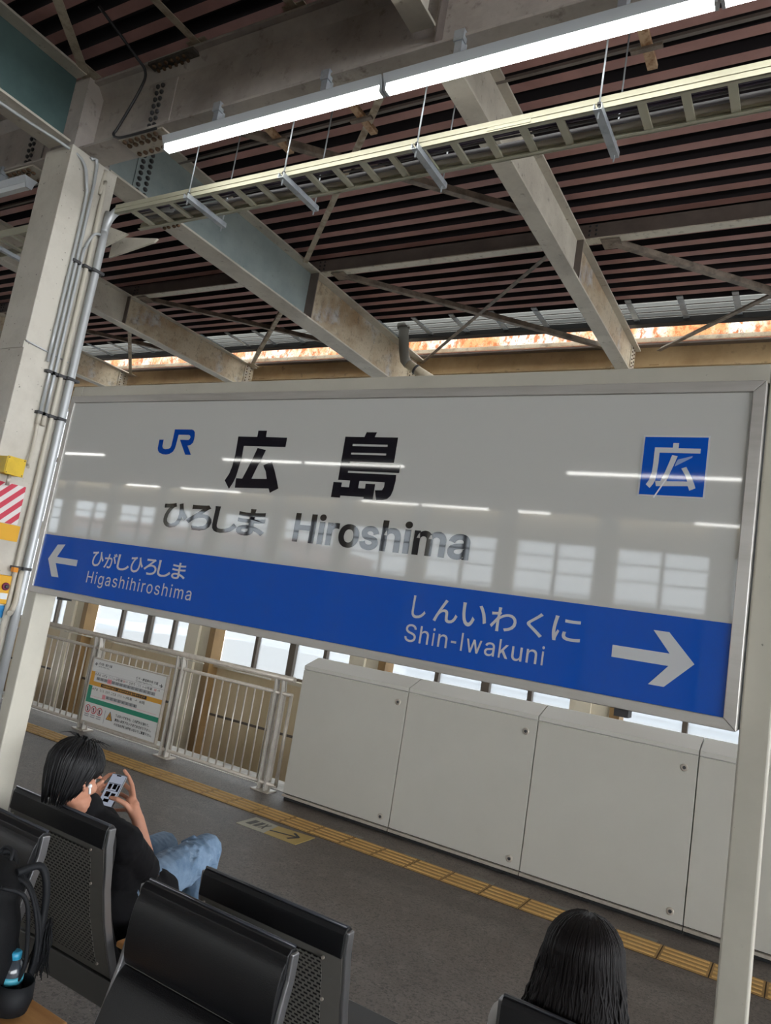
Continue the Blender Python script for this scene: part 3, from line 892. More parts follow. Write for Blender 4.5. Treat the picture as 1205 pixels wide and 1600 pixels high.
for i, x in enumerate((-4.75, -3.73, -2.56, -1.31)):
    h = thing('ladder_hanger', (x, 4.05, 5.0), 'galvanised hanger under the cable ladder, %s from the column' % ('first', 'second', 'third', 'fourth')[i], 'hanger', 'hangers of the cable ladder')
    mbh2 = MB().box(x - 0.025, x + 0.025, 3.84, 4.32, 4.975, 4.979)
    mbh2.box(x - 0.025, x - 0.021, 3.84, 4.32, 4.979, 5.018).box(x + 0.021, x + 0.025, 3.84, 4.32, 4.979, 5.018)
    obj('channel', mbh2, M_GALV, h)
    for y in (3.87, 4.29):
        obj('rod', MB().tube([(x, y, 4.93), (x, y, 6.28)], 0.006, 6), M_GALV, h)
    obj('nut', MB().lathe((x, 3.87, 5.02), ((0.014, 0), (0.014, 0.02)), 6), M_DBOLT, h)
# ladder left of the column
cl2 = thing('cable_ladder', (-8.2, 4.05, 5.02), 'short visible run of cable ladder left of the column', 'cable ladder')
for y in (3.90, 4.20):
    obj('side_rail', MB().box(-12, -6.25, y - 0.006, y + 0.006, 5.02, 5.10), M_RAIL, cl2)
x = -11.8
while x < -6.3:
    obj('rung', MB().box(x, x + 0.05, 3.9, 4.2, 5.026, 5.045), M_RAIL, cl2)
    x += 0.247
for i, x in enumerate((-6.65, -7.7)):
    h = thing('ladder_hanger', (x, 4.05, 5.0), 'galvanised hanger left of the column, %s' % ('nearest to it', 'farther along')[i], 'hanger', 'hangers of the cable ladder')
    obj('channel', MB().box(x - 0.025, x + 0.025, 3.84, 4.32, 4.975, 5.015), M_GALV, h)
    for y in (3.87, 4.29):
        obj('rod', MB().tube([(x, y, 4.93), (x, y, 6.28)], 0.006, 6), M_GALV, h)

# ------------------------------------------------------------------ station name sign
SY = 1.665
sg = thing('station_name_sign', (-1.28, 1.74, 0), 'big white and blue bilingual station name board on a cream post frame', 'sign')
obj('post', MB().box(-2.492, -2.437, 1.698, 1.783, 0, 2.4775), M_POST, sg, bevel=0.004)
obj('post', MB().box(-0.1145, -0.058, 1.698, 1.783, 0, 2.4775), M_POST, sg, bevel=0.004)
obj('top_beam', MB().box(-2.437, -0.1145, 1.6985, 1.7825, 2.431, 2.4765), M_POST, sg, bevel=0.003)
X0, X1, Z0, Z1 = -2.4375, -0.1175, 1.690, 2.4245
fx0, fx1, fz0, fz1 = -2.414, -0.1425, 1.713, 2.399
fr = MB()
fr.prism([(X0, Z0), (X1, Z0), (fx1, fz0), (fx0, fz0)], 'y', SY - 0.006, SY + 0.10)
fr.prism([(X0, Z1), (fx0, fz1), (fx1, fz1), (X1, Z1)], 'y', SY - 0.006, SY + 0.10)
fr.prism([(X0, Z0), (fx0, fz0), (fx0, fz1), (X0, Z1)], 'y', SY - 0.006, SY + 0.10)
fr.prism([(X1, Z0), (X1, Z1), (fx1, fz1), (fx1, fz0)], 'y', SY - 0.006, SY + 0.10)
obj('frame', fr, M_ALU, sg, bevel=0.0015)
obj('back_panel', MB().box(X0 + 0.01, X1 - 0.01, SY + 0.05, SY + 0.098, Z0 + 0.01, Z1 - 0.01), M_ALU, sg)
obj('face_panel', MB().box(fx0, fx1, SY, SY + 0.04, 1.902, fz1), M_FACE, sg)
obj('blue_band', MB().box(fx0, fx1, SY - 0.0002, SY + 0.04, fz0, 1.902), M_BLUE, sg)
obj('under_clip', MB().box(-2.30, -2.27, SY + 0.02, SY + 0.06, 1.68, 1.69), M_DBOLT, sg)
obj('under_clip', MB().box(-0.36, -0.33, SY + 0.02, SY + 0.06, 1.672, 1.69), M_DBOLT, sg)
YF = SY - 0.0009
POLY = {
    'hiro_a': [(-1.501, 2.301), (-1.467, 2.301), (-1.466, 2.281), (-1.384, 2.28), (-1.384, 2.251), (-1.548, 2.251), (-1.547, 2.216), (-1.552, 2.176), (-1.556, 2.151), (-1.563, 2.133), (-1.575, 2.113), (-1.599, 2.139), (-1.586, 2.16), (-1.579, 2.185), (-1.576, 2.224), (-1.578, 2.281), (-1.501, 2.281)],
    'hiro_b': [(-1.491, 2.246), (-1.457, 2.24), (-1.466, 2.215), (-1.481, 2.18), (-1.492, 2.149), (-1.433, 2.151), (-1.441, 2.172), (-1.456, 2.192), (-1.426, 2.205), (-1.408, 2.177), (-1.392, 2.146), (-1.382, 2.124), (-1.411, 2.109), (-1.419, 2.122), (-1.552, 2.118), (-1.554, 2.148), (-1.529, 2.148), (-1.519, 2.171), (-1.502, 2.214)],
    'shima_a': [(-1.175, 2.286), (-1.111, 2.286), (-1.106, 2.3), (-1.072, 2.3), (-1.077, 2.286), (-1.002, 2.286), (-1.002, 2.2145), (-1.146, 2.2145), (-1.146, 2.208), (-0.981, 2.208), (-0.981, 2.187), (-1.146, 2.187), (-1.146, 2.1815), (-0.989, 2.1815), (-0.988, 2.166), (-0.991, 2.138), (-0.996, 2.123), (-1.005, 2.114), (-1.019, 2.11), (-1.039, 2.109), (-1.048, 2.136), (-1.026, 2.137), (-1.021, 2.146), (-1.021, 2.1595), (-1.103, 2.1595), (-1.103, 2.139), (-1.081, 2.139), (-1.081, 2.153), (-1.05, 2.153), (-1.05, 2.11), (-1.08, 2.11), (-1.08, 2.115), (-1.158, 2.115), (-1.158, 2.109), (-1.189, 2.109), (-1.189, 2.153), (-1.16, 2.153), (-1.16, 2.14), (-1.134, 2.14), (-1.134, 2.1595), (-1.175, 2.1595)],
    'shima_h1': [(-1.146, 2.265), (-1.031, 2.265), (-1.031, 2.259), (-1.146, 2.259)],
    'shima_h2': [(-1.146, 2.24), (-1.031, 2.24), (-1.031, 2.2345), (-1.146, 2.2345)],
    'mark': [(-1.863, 2.302), (-1.784, 2.302), (-1.775, 2.299), (-1.769, 2.293), (-1.766, 2.28), (-1.766, 2.268), (-1.769, 2.257), (-1.777, 2.25), (-1.79, 2.247), (-1.766, 2.2165), (-1.792, 2.2165), (-1.830, 2.2665), (-1.791, 2.2665), (-1.786, 2.270), (-1.784, 2.276), (-1.787, 2.281), (-1.792, 2.2835), (-1.841, 2.2835), (-1.843, 2.25), (-1.845, 2.236), (-1.851, 2.225), (-1.865, 2.217), (-1.881, 2.2145), (-1.897, 2.2155), (-1.913, 2.220), (-1.922, 2.227), (-1.926, 2.236), (-1.926, 2.2655), (-1.906, 2.2655), (-1.906, 2.243), (-1.901, 2.236), (-1.89, 2.233), (-1.876, 2.234), (-1.867, 2.238), (-1.864, 2.246), (-1.863, 2.273)],
    'wh_a': [(-0.293, 2.283), (-0.281, 2.283), (-0.281, 2.271), (-0.235, 2.271), (-0.235, 2.26), (-0.32, 2.26), (-0.32, 2.238), (-0.321, 2.214), (-0.323, 2.196), (-0.327, 2.187), (-0.333, 2.178), (-0.342, 2.186), (-0.336, 2.197), (-0.332, 2.214), (-0.331, 2.237), (-0.331, 2.272), (-0.293, 2.272)],
    'wh_b': [(-0.293, 2.255), (-0.281, 2.253), (-0.286, 2.236), (-0.293, 2.215), (-0.299, 2.195), (-0.256, 2.196), (-0.261, 2.209), (-0.271, 2.225), (-0.261, 2.229), (-0.25, 2.21), (-0.242, 2.193), (-0.238, 2.182), (-0.25, 2.176), (-0.254, 2.186), (-0.32, 2.183), (-0.323, 2.195), (-0.312, 2.195), (-0.304, 2.216), (-0.297, 2.24)],
    'smear': [(-0.28, 2.245), (-0.25, 2.254), (-0.251, 2.25), (-0.285, 2.229), (-0.284, 2.236)],
    'crack': [(-0.297, 2.208), (-0.3, 2.196), (-0.321, 2.156), (-0.324, 2.157), (-0.303, 2.197)],
}


def outline(name, keys, material, y=YF):
    me = flat_curve([POLY[k] for k in keys], 0, 0)
    return put_flat(name, me, material, sg, lambda a, b, c_: (a, y, b))


outline('logo_mark', ['mark'], M_JRBLUE)
outline('kanji_stroke', ['hiro_a'], M_INK)
outline('kanji_stroke', ['hiro_b'], M_INK)
outline('kanji', ['shima_a', 'shima_h1', 'shima_h2'], M_INK)
sq = MB().box(-0.3585, -0.2175, YF - 0.0006, SY, 2.159, 2.3005)
obj('badge_border', sq, M_WHITE, sg)
obj('blue_badge', MB().box(-0.3545, -0.2215, YF - 0.0010, SY, 2.163, 2.2965), M_BLUE, sg)
outline('badge_kanji', ['wh_a'], M_WHITE, YF - 0.0016)
outline('badge_kanji', ['wh_b'], M_WHITE, YF - 0.0016)
outline('residue_streak', ['smear'], M_SMEAR, YF - 0.0018)
outline('crack_line', ['crack'], mat('crack_white', '#dfe3e8', 0.2), YF - 0.0020)
for s_, (a, b) in zip('ひろしま', ((-1.838, -1.725), (-1.732, -1.617), (-1.617, -1.512), (-1.517, -1.403))):
    fit_text('kana', s_, M_INK, sg, a + 0.002, b - 0.002, 1.974, 2.056, SY, bold=0.028)
fit_text('name_letters', 'Hiroshima', M_INK, sg, -1.298, -0.745, 1.971, 2.058, SY, bold=0.022, space=1.0)
for s_, (a, b) in zip('ひがしひろしま', [(-2.132 + i * 0.0645, -2.132 + i * 0.0645 + 0.060) for i in range(7)]):
    fit_text('kana', s_, M_WHITE, sg, a, b, 1.8145, 1.8665, SY, bold=0.012)
fit_text('small_letters', 'Higashihiroshima', M_WHITE, sg, -2.138, -1.643, 1.745, 1.797, SY, bold=0.002, space=1.12)
for s_, (a, b) in zip('しんいわくに', [(-0.893 + i * 0.0762, -0.893 + i * 0.0762 + 0.066) for i in range(6)]):
    fit_text('kana', s_, M_WHITE, sg, a + (0.014 if s_ in 'しく' else 0), b - (0.012 if s_ in 'しく' else 0), 1.812, 1.869, SY, bold=0.010)
EM, ZB, ZX, ZC_ = 0.0595, 1.7515, 1.7835, 1.7950
xk = -0.8925
for ch, w_ in zip('Shin-Iwakuni', (.667, .556, .222, .556, .36, .278, .722, .556, .5, .556, .556, .222)):
    a, b = xk + 0.065 * EM, xk + (w_ - 0.055) * EM
    t_ = 0.0049
    if ch in 'Shinau':
        fit_text('small_letter', ch, M_WHITE, sg, a, b, ZB - (0.0008 if ch in 'Sau' else 0), ZC_ + (0.0006 if ch == 'S' else 0) if ch in 'Shi' else ZX, SY, bold=0.002)
    else:
        lm = MB()
        ya, yb = SY - 0.0012, SY - 0.0011
        if ch == '-':
            lm.box(a, b, ya, yb, 1.7665, 1.7718)
        elif ch == 'I':
            c0 = (a + b) / 2
            lm.box(c0 - t_ / 2, c0 + t_ / 2, ya, yb, ZB, ZC_)
        elif ch == 'w':
            a, b = a - 0.002, b + 0.002
            q = (b - a - t_) / 4
            for k_ in range(4):
                x0_, x1_ = a + q * k_, a + q * (k_ + 1)
                z0_, z1_ = (ZX, ZB) if k_ % 2 == 0 else (ZB, ZX)
                lm.prism([(x0_, z0_), (x0_ + t_, z0_), (x1_ + t_, z1_), (x1_, z1_)], 'y', ya - 0.00002 * k_, yb)
        elif ch == 'k':
            lm.box(a, a + t_ * 0.95, ya, yb, ZB, ZC_)
            lm.prism([(a + t_ * 0.8, ZB + 0.0085), (a + t_ * 0.8, ZB + 0.0165), (b - t_ * 1.15, ZX), (b + 0.001, ZX)], 'y', ya - 0.00002, yb)
            lm.prism([(b - t_ * 1.1, ZB), (b + 0.0015, ZB), (a + t_ * 2.4, ZB + 0.0205), (a + t_ * 1.6, ZB + 0.0145)], 'y', ya - 0.00004, yb)
        obj('small_letter', lm, M_WHITE, sg)
    xk += w_ * EM + 0.00275
for pts in ([(-2.366, 1.8155), (-2.330, 1.870), (-2.288, 1.874), (-2.319, 1.8265), (-2.204, 1.8265), (-2.204, 1.8045), (-2.319, 1.8045), (-2.286, 1.756), (-2.326, 1.756)],
            [(-0.2055, 1.8075), (-0.2915, 1.867), (-0.2600, 1.867), (-0.2600, 1.867), (-0.2555, 1.8225)][:0] or [(-0.2055, 1.8085), (-0.2605, 1.8670), (-0.2925, 1.8670), (-0.2555, 1.8225), (-0.374, 1.8225), (-0.374, 1.7965), (-0.2555, 1.7965), (-0.2925, 1.7520), (-0.2605, 1.7520)]):
    put_flat('arrow', flat_curve([pts], 0, 0), M_WHITE, sg, lambda a, b, c_: (a, YF - 0.0004, b))

# ------------------------------------------------------------------ platform screen panels
GY = 5.83
gx = [-4.13, -2.985, -1.812, -0.63, 0.56, 1.75]
gate_names = ('leftmost grey platform screen panel beside the railing', 'second grey screen panel from the railing', 'third grey screen panel from the railing', 'grey screen panel behind the right sign post', 'grey screen panel at the right edge past the sign post')
for i in range(5):
    a, b = gx[i] + 0.004, gx[i + 1] - 0.004
    t = thing('screen_panel', ((a + b) / 2, GY + 0.1, 0), gate_names[i], 'platform screen', 'grey platform screen panels')
    obj('front_panel', MB().box(a, b, GY, GY + 0.02, 0.065, 1.195), M_GATE, t, bevel=0.002)
    obj('core', MB().box(a, b, GY + 0.02, GY + 0.24, 0.06, 1.2), M_GATECAP, t)
    obj('base', MB().box(a, b, GY + 0.03, GY + 0.24, 0.0, 0.06), M_DARK, t)
    obj('top_cap', MB().prism([(GY, 1.205), (GY, 1.238), (GY + 0.20, 1.315), (GY + 0.25, 1.315), (GY + 0.25, 1.2), (GY + 0.02, 1.2)], 'x', a, b), M_GATECAP, t, bevel=0.002)
    obj('plinth', MB().box(a, b, GY - 0.010, GY + 0.02, 0.034, 0.056), M_STEEL, t)
    for z in (0.13, 1.10):
        lk = obj('lock', MB().lathe((b - 0.085, GY, z), ((0.026, 0), (0.026, 0.006), (0.020, 0.008)), 16, (0, -1, 0)), M_STEEL, t)
        obj('keyhole', MB().lathe((b - 0.085, GY - 0.008, z), ((0.012, 0), (0.012, 0.003)), 12, (0, -1, 0)), M_DBOLT, lk)

# ------------------------------------------------------------------ railing with handrail
FY = 5.90
fc = thing('railing', (-7.5, FY, 0), 'stainless steel railing with upright bars left of the grey screen panels', 'railing')
obj('handrail', MB().tube([(-13.5, FY - 0.03, 1.075), (-4.24, FY - 0.03, 1.075)], 0.027, 12), M_STEEL, fc)
for z in (0.925, 0.075):
    obj('rail', MB().tube([(-13.5, FY, z), (-4.26, FY, z)], 0.018, 10), M_STEEL, fc)
obj('end_bar', MB().tube([(-4.27, FY, 0.07), (-4.27, FY, 0.93)], 0.018, 10), M_STEEL, fc)
x = -4.40
n = 0
while x > -13.4:
    obj('bar', MB().tube([(x, FY, 0.075), (x, FY, 0.925)], 0.0085, 6), M_STEEL, fc)
    x -= 0.108
    n += 1
for xp in (-4.47, -5.82, -7.16, -8.5, -9.85, -11.2):
    for dx in (0, 0.085):
        obj('post_blade', MB().prism([(FY - 0.03, 0.0), (FY + 0.04, 0.0), (FY + 0.04, 0.93), (FY - 0.02, 1.07), (FY - 0.045, 1.07), (FY - 0.03, 0.93)], 'x', xp + dx, xp + dx + 0.014), M_BLADE, fc)
        obj('face_strip', MB().prism([(xp + dx - 0.025, 0.0), (xp + dx + 0.035, 0.0), (xp + dx + 0.035, 0.9), (xp + dx + 0.012, 1.06), (xp + dx - 0.004, 1.06), (xp + dx - 0.025, 0.9)], 'y', FY + 0.020, FY + 0.028), M_BLADE, fc)
    obj('foot_plate', MB().box(xp - 0.05, xp + 0.16, FY - 0.06, FY + 0.08, 0.0, 0.012), M_STEEL, fc)
for i in range(11):
    xa = -4.55 - i * 0.9
    obj('slot_strip', MB().box(xa - 0.5, xa, FY - 0.02, FY + 0.0, 1.025, 1.035), M_PURLIN_LIP, fc)

# notice board on the railing
BX0, BX1, BZ0, BZ1, BY = -7.07, -5.885, 0.122, 0.812, 5.845
nbd = thing('notice_board', (-6.48, BY, BZ0), 'notice board with train car diagrams and safety signs fixed on the railing', 'notice board')
obj('panel', MB().box(BX0, BX1, BY, BY + 0.03, BZ0, BZ1), M_TRIM, nbd)
fb = MB()
for (a, b, c0, c1) in ((BX0 - 0.012, BX1 + 0.012, BZ1, BZ1 + 0.014), (BX0 - 0.012, BX1 + 0.012, BZ0 - 0.014, BZ0), (BX0 - 0.014, BX0, BZ0, BZ1), (BX1, BX1 + 0.014, BZ0, BZ1)):
    fb.box(a, b, BY - 0.006, BY + 0.032, c0, c1)
obj('frame', fb, M_STEEL, nbd)
BW, BH = BX1 - BX0, BZ1 - BZ0


def bb(name, mt_, u0, u1, v0, v1, lvl=1):
    return obj(name, MB().box(BX0 + u0 * BW, BX0 + u1 * BW, BY - 0.0012 * lvl, BY + 0.001, BZ1 - v1 * BH, BZ1 - v0 * BH), mt_, nbd)


def bt(s, mt_, u0, u1, v0, v1, bold=0.01, lvl=3):
    return fit_text('print', s, mt_, nbd, BX0 + u0 * BW, BX0 + u1 * BW, BZ1 - v1 * BH, BZ1 - v0 * BH, BY - 0.0012 * lvl, bold=bold, depth=0.0)


bt('←', M_BLACK, 0.03, 0.07, 0.045, 0.105, 0.03)
bt('新大阪・東京 方面', M_BLACK, 0.085, 0.27, 0.04, 0.085, 0.02)
bt('for Shin-Osaka, Tokyo', M_BLACK, 0.085, 0.24, 0.095, 0.12)
bt('→', M_BLACK, 0.93, 0.97, 0.125, 0.185, 0.03)
bt('博多・鹿児島中央 方面', M_BLACK, 0.62, 0.91, 0.11, 0.155, 0.02)
bt('for Hakata, Kagoshima-Chuo', M_BLACK, 0.62, 0.84, 0.165, 0.19)
bb('orange_field', M_ORANGE, 0.0, 1.0, 0.20, 0.425, 1)
bb('white_field', M_TRIM, 0.055, 1.0, 0.145, 0.355, 2)
bb('header_rule', M_GREYP, 0.055, 1.0, 0.20, 0.204, 3)
bb('black_strip', M_BLACK, 0.17, 0.80, 0.365, 0.415, 2)
bt('16両編成列車は一部車両停車位置が変わります', M_ORANGE, 0.19, 0.78, 0.375, 0.405)
bb('green_field', M_GREEN, 0.0, 1.0, 0.43, 0.70, 1)
bb('white_field', M_TRIM, 0.055, 1.0, 0.43, 0.625, 2)
for k, (s, u0, u1, mt_) in enumerate((('のぞみ', 0.06, 0.14, M_BLACK), ('みずほ', 0.16, 0.23, M_BLACK), ('さくら', 0.25, 0.31, M_GREYP), ('1~3号車', 0.325, 0.45, M_BLACK), ('→', 0.49, 0.52, M_BLACK), ('ひかり', 0.54, 0.62, M_BLACK), ('こだま', 0.64, 0.70, M_GREYP), ('1~5号車', 0.725, 0.85, M_BLACK), ('→', 0.92, 0.95, M_BLACK))):
    bt(s, mt_, u0, u1, 0.215, 0.26)
bt('自由席', M_RED, 0.455, 0.485, 0.215, 0.255)
bt('自由席', M_RED, 0.875, 0.905, 0.215, 0.255)
for k in range(15):
    bb('car', M_GREYP, 0.09 + k * 0.054, 0.09 + k * 0.054 + 0.05, 0.275, 0.325, 3)
    bt(str(16 - k), M_BLACK, 0.103 + k * 0.054, 0.103 + k * 0.054 + (0.024 if k < 7 else 0.012), 0.287, 0.315, 0.005, 5)
bb('this_car', M_PINK, 0.248, 0.306, 0.265, 0.335, 4)
bt('13', M_RED, 0.265, 0.29, 0.285, 0.315, 0.01, 6)
for k, (s, u0, u1, mt_) in enumerate((('みずほ', 0.06, 0.14, M_BLACK), ('さくら', 0.17, 0.23, M_BLACK), ('ひかり', 0.25, 0.31, M_BLACK), ('こだま', 0.33, 0.40, M_BLACK), ('のぞみ', 0.42, 0.48, M_GREYP), ('1~3号車', 0.50, 0.62, M_BLACK), ('→', 0.66, 0.69, M_BLACK), ('8両', 0.72, 0.79, M_BLACK))):
    bt(s, mt_, u0, u1, 0.45, 0.495)
for k in range(8):
    bb('car', M_GREYP, 0.27 + k * 0.054, 0.27 + k * 0.054 + 0.05, 0.53, 0.58, 3)
    bt(str(8 - k), M_BLACK, 0.288 + k * 0.054, 0.288 + k * 0.054 + 0.012, 0.542, 0.57, 0.005, 5)
bb('red_rule', M_PINK, 0.06, 0.96, 0.59, 0.594, 3)
bb('this_car', M_PINK, 0.22, 0.262, 0.525, 0.59, 4)
for k in range(3):
    cx_, cz_ = BX0 + (0.055 + k * 0.085) * BW, BZ1 - 0.80 * BH
    ring = MB().lathe((cx_, BY - 0.001, cz_), ((0.044, 0), (0.044, 0.002)), 20, (0, -1, 0))
    rg = obj('prohibition_disc', ring, M_RED, nbd)
    obj('disc_field', MB().lathe((cx_, BY - 0.003, cz_), ((0.035, 0), (0.035, 0.001)), 20, (0, -1, 0)), M_TRIM, rg)
    mbf = MB()
    mbf.lathe((cx_ + 0.003 * (k - 1), BY - 0.004, cz_ + 0.018), ((0.007, 0), (0.007, 0.001)), 10, (0, -1, 0))
    mbf.frame((cx_, BY - 0.0045, cz_ - 0.004), (1, 0, 0), (0, 1, 0), (0, 0, 1), 0.014, 0.001, 0.03)
    mbf.bar((cx_ - 0.018, BY - 0.0045, cz_ + 0.01 - k * 0.008), (cx_ + 0.018, BY - 0.0045, cz_ - 0.006 + k * 0.008), 0.001, 0.006, (0, -1, 0))
    mbf.bar((cx_, BY - 0.0045, cz_ - 0.015), (cx_ + 0.012, BY - 0.0045, cz_ - 0.028), 0.001, 0.006, (0, -1, 0))
    mbf.bar((cx_, BY - 0.0045, cz_ - 0.015), (cx_ - 0.010, BY - 0.0045, cz_ - 0.028), 0.001, 0.006, (0, -1, 0))
    obj('disc_figure', mbf, M_BLACK, rg)
    obj('disc_bar', MB().bar((cx_ - 0.026, BY - 0.0055, cz_ + 0.026), (cx_ + 0.026, BY - 0.0055, cz_ - 0.026), 0.001, 0.006, (0, -1, 0)), M_RED, rg)
    for q in range(2):
        bb('caption', M_GREYP, 0.022 + k * 0.085, 0.085 + k * 0.085, 0.88 + q * 0.03, 0.893 + q * 0.03, 2)
bb('divider', M_GREYP, 0.30, 0.303, 0.75, 0.96, 2)
tx, tz = BX0 + 0.37 * BW, BZ1 - 0.82 * BH
tri = MB().prism([(tx - 0.052, tz - 0.045), (tx + 0.052, tz - 0.045), (tx, tz + 0.05)], 'y', BY - 0.002, BY)
tr_ = obj('warning_triangle', tri, M_BLACK, nbd)
obj('triangle_field', MB().prism([(tx - 0.042, tz - 0.040), (tx + 0.042, tz - 0.040), (tx, tz + 0.038)], 'y', BY - 0.003, BY - 0.002), M_ORANGE, tr_)
obj('exclamation', MB().prism([(tx - 0.005, tz + 0.014), (tx + 0.005, tz + 0.014), (tx + 0.003, tz - 0.016), (tx - 0.003, tz - 0.016)], 'y', BY - 0.004, BY - 0.003).box(tx - 0.004, tx + 0.004, BY - 0.004, BY - 0.003, tz - 0.032, tz - 0.024), M_BLACK, tr_)
for k, (s, u1) in enumerate((('あぶないですから、この柵から離れて、', 0.90), ('黄色い点字ブロックまでおさがり下さい。', 0.935), ('小さなお子様は手をつないでご乗車下さい。', 0.955))):
    bt(s, M_BLACK, 0.45, u1, 0.755 + k * 0.068, 0.80 + k * 0.068, 0.03)

# ------------------------------------------------------------------ floor markings
tp = thing('tactile_paving', (-4, 5.37, 0), 'yellow ribbed tactile paving strip along the grey screen panels', 'tactile paving')
mb1, mb2 = MB(), MB()
x = -13.0
while x < 3:
    mb1.box(x + 0.004, x + 0.296, 5.235, 5.505, 0.0, 0.006)
    for k in range(4):
        y = 5.268 + k * 0.068
        mb2.prism([(y - 0.014, 0.006), (y + 0.014, 0.006), (y + 0.009, 0.012), (y - 0.009, 0.012)], 'x', x + 0.016, x + 0.284)
    x += 0.3
obj('tiles', mb1, mat('tactile_base', '#a98750', 0.65, patches=((4, '#8c6c3d', 0.4, 0.7, 0.8),)), tp)
obj('ribs', mb2, M_TACT, tp)
obj('joints', MB().box(-13, 3, 5.232, 5.508, 0.0, 0.003), M_TACTJ, tp)
for i, x in enumerate((-3.15, -2.57, -1.99, -1.41, -0.83, -0.25)):
    obj('floor_mark', MB().box(x - 0.085, x + 0.085, 5.525, 5.575, 0.0, 0.003), mat('faded_white_mark', '#76756f', 0.6), label='faded white dash on the floor between tactile strip and screen panels', cat='floor marking', group='dashes by the screen panels')
fs = thing('floor_sticker', (-3.6, 5.03, 0), 'white and yellow boarding sticker with a black arrow on the platform floor', 'floor sticker')
obj('white_half', MB().prism([(-3.87, 4.90), (-3.585, 4.905), (-3.63, 5.15), (-3.885, 5.175)], 'z', 0.0, 0.003), mat('sticker_offwhite', '#a9a591', 0.55), fs)
obj('yellow_half', MB().prism([(-3.585, 4.905), (-3.275, 4.908), (-3.285, 5.19), (-3.63, 5.15)], 'z', 0.0, 0.003), mat('sticker_yellow', '#b59b56', 0.55), fs)
am = MB().bar((-3.60, 5.00, 0.0042), (-3.37, 5.06, 0.0042), 0.022, 0.001)
am.bar((-3.36, 5.065, 0.0042), (-3.44, 5.12, 0.0042), 0.024, 0.001).bar((-3.36, 5.065, 0.0042), (-3.40, 4.965, 0.0042), 0.024, 0.001)
obj('arrow', am, M_BLACK, fs)
fm = MB()
fm.box(-3.83, -3.78, 4.97, 5.10, 0.003, 0.0042).box(-3.76, -3.72, 4.97, 5.10, 0.003, 0.0042)
fm.bar((-3.70, 4.97, 0.0038), (-3.66, 5.10, 0.0038), 0.014, 0.001).bar((-3.66, 4.97, 0.0038), (-3.70, 5.10, 0.0038), 0.014, 0.001)
obj('symbols', fm, mat('print_faded', '#55534e', 0.6), fs)

# ------------------------------------------------------------------ benches
YC = 1.741


def seat(bench, x0, x1, far):
    f = (lambda y: y) if far else (lambda y: 2 * YC - y)

    def pf(pts):
        return [(f(y), z) for y, z in pts]

    def pad(pts, nb):
        """closed cushion outline: the first nb points are the visible curved side"""
        fr_ = [(v.x, v.y) for v in spl([(y, z, 0) for y, z in pts[:nb]], 6)]
        return pf(fr_ + list(pts[nb:]))
    shell = [(1.838, 0.90), (1.855, 0.83), (1.870, 0.757), (1.898, 0.65), (1.945, 0.53), (1.985, 0.445)]
    st = obj('backrest', MB().ribbon(pf([(1.838, 0.957)] + shell), 0.006, 'x', x0 + 0.012, x1 - 0.012), M_SHELL, bench)
    a, b = x0 + 0.045, x1 - 0.075
    off = -0.0042 if far else 0.0042
    obj('perforated_panel', MB().ribbon([(y + off, z) for y, z in pf([(1.838, 0.875), (1.855, 0.83), (1.870, 0.757), (1.898, 0.65), (1.945, 0.53), (1.972, 0.472)])], 0.002, 'x', a, b), M_PERF, st)
    for xx in (a - 0.012, b + 0.008):
        for (y, z) in ((1.836, 0.880), (1.866, 0.765), (1.966, 0.48)):
            obj('screw', MB().lathe((xx, f(y - 0.002), z), ((0.0045, 0), (0.0045, 0.005)), 8, (0, -1 if far else 1, 0)), M_STEEL, st)
    obj('headrest_pad', MB().prism(pf([(1.828, 0.895), (1.830, 0.955), (1.838, 0.969), (1.858, 0.971), (1.872, 0.958), (1.874, 0.90), (1.844, 0.90), (1.844, 0.955), (1.838, 0.955), (1.836, 0.895)]), 'x', x0 + 0.010, x1 - 0.010), M_LEATHER, bench, bevel=0.004)
    mbp = MB()
    mbp.tube([(x0 + 0.012, f(1.842), 0.972), (x1 - 0.012, f(1.842), 0.972)], 0.0045, 8)
    obj('piping', mbp, M_PIPING, bench)
    obj('back_cushion', MB().prism(pad([(1.868, 0.950), (1.884, 0.92), (1.893, 0.87), (1.894, 0.82), (1.889, 0.785), (1.878, 0.760), (1.873, 0.760), (1.858, 0.83), (1.842, 0.90), (1.845, 0.945)], 6), 'x', x0 + 0.012, x1 - 0.012), M_LEATHER, bench, bevel=0.008)
    obj('lumbar_cushion', MB().prism(pad([(1.879, 0.757), (1.900, 0.735), (1.922, 0.69), (1.95, 0.62), (1.985, 0.55), (2.015, 0.505), (1.985, 0.47), (1.949, 0.53), (1.902, 0.65), (1.873, 0.757)], 6), 'x', x0 + 0.012, x1 - 0.012), M_LEATHER, bench, bevel=0.008)
    obj('seat_cushion', MB().prism(pf([(1.985, 0.465), (2.02, 0.50), (2.10, 0.500), (2.38, 0.515), (2.42, 0.495), (2.42, 0.46), (2.38, 0.448), (1.99, 0.44)]), 'x', x0 + 0.012, x1 - 0.012), M_LEATHER, bench, bevel=0.01)
    for xx in (x0 + 0.006, x1 - 0.006):
        obj('side_edge', MB().ribbon(pf([(1.850, 0.962), (1.852, 0.90), (1.868, 0.83), (1.880, 0.757), (1.910, 0.65), (1.957, 0.53), (1.995, 0.445)]), 0.028, 'x', xx - 0.006, xx + 0.006), M_FRAME, st, bevel=0.003)
    return st


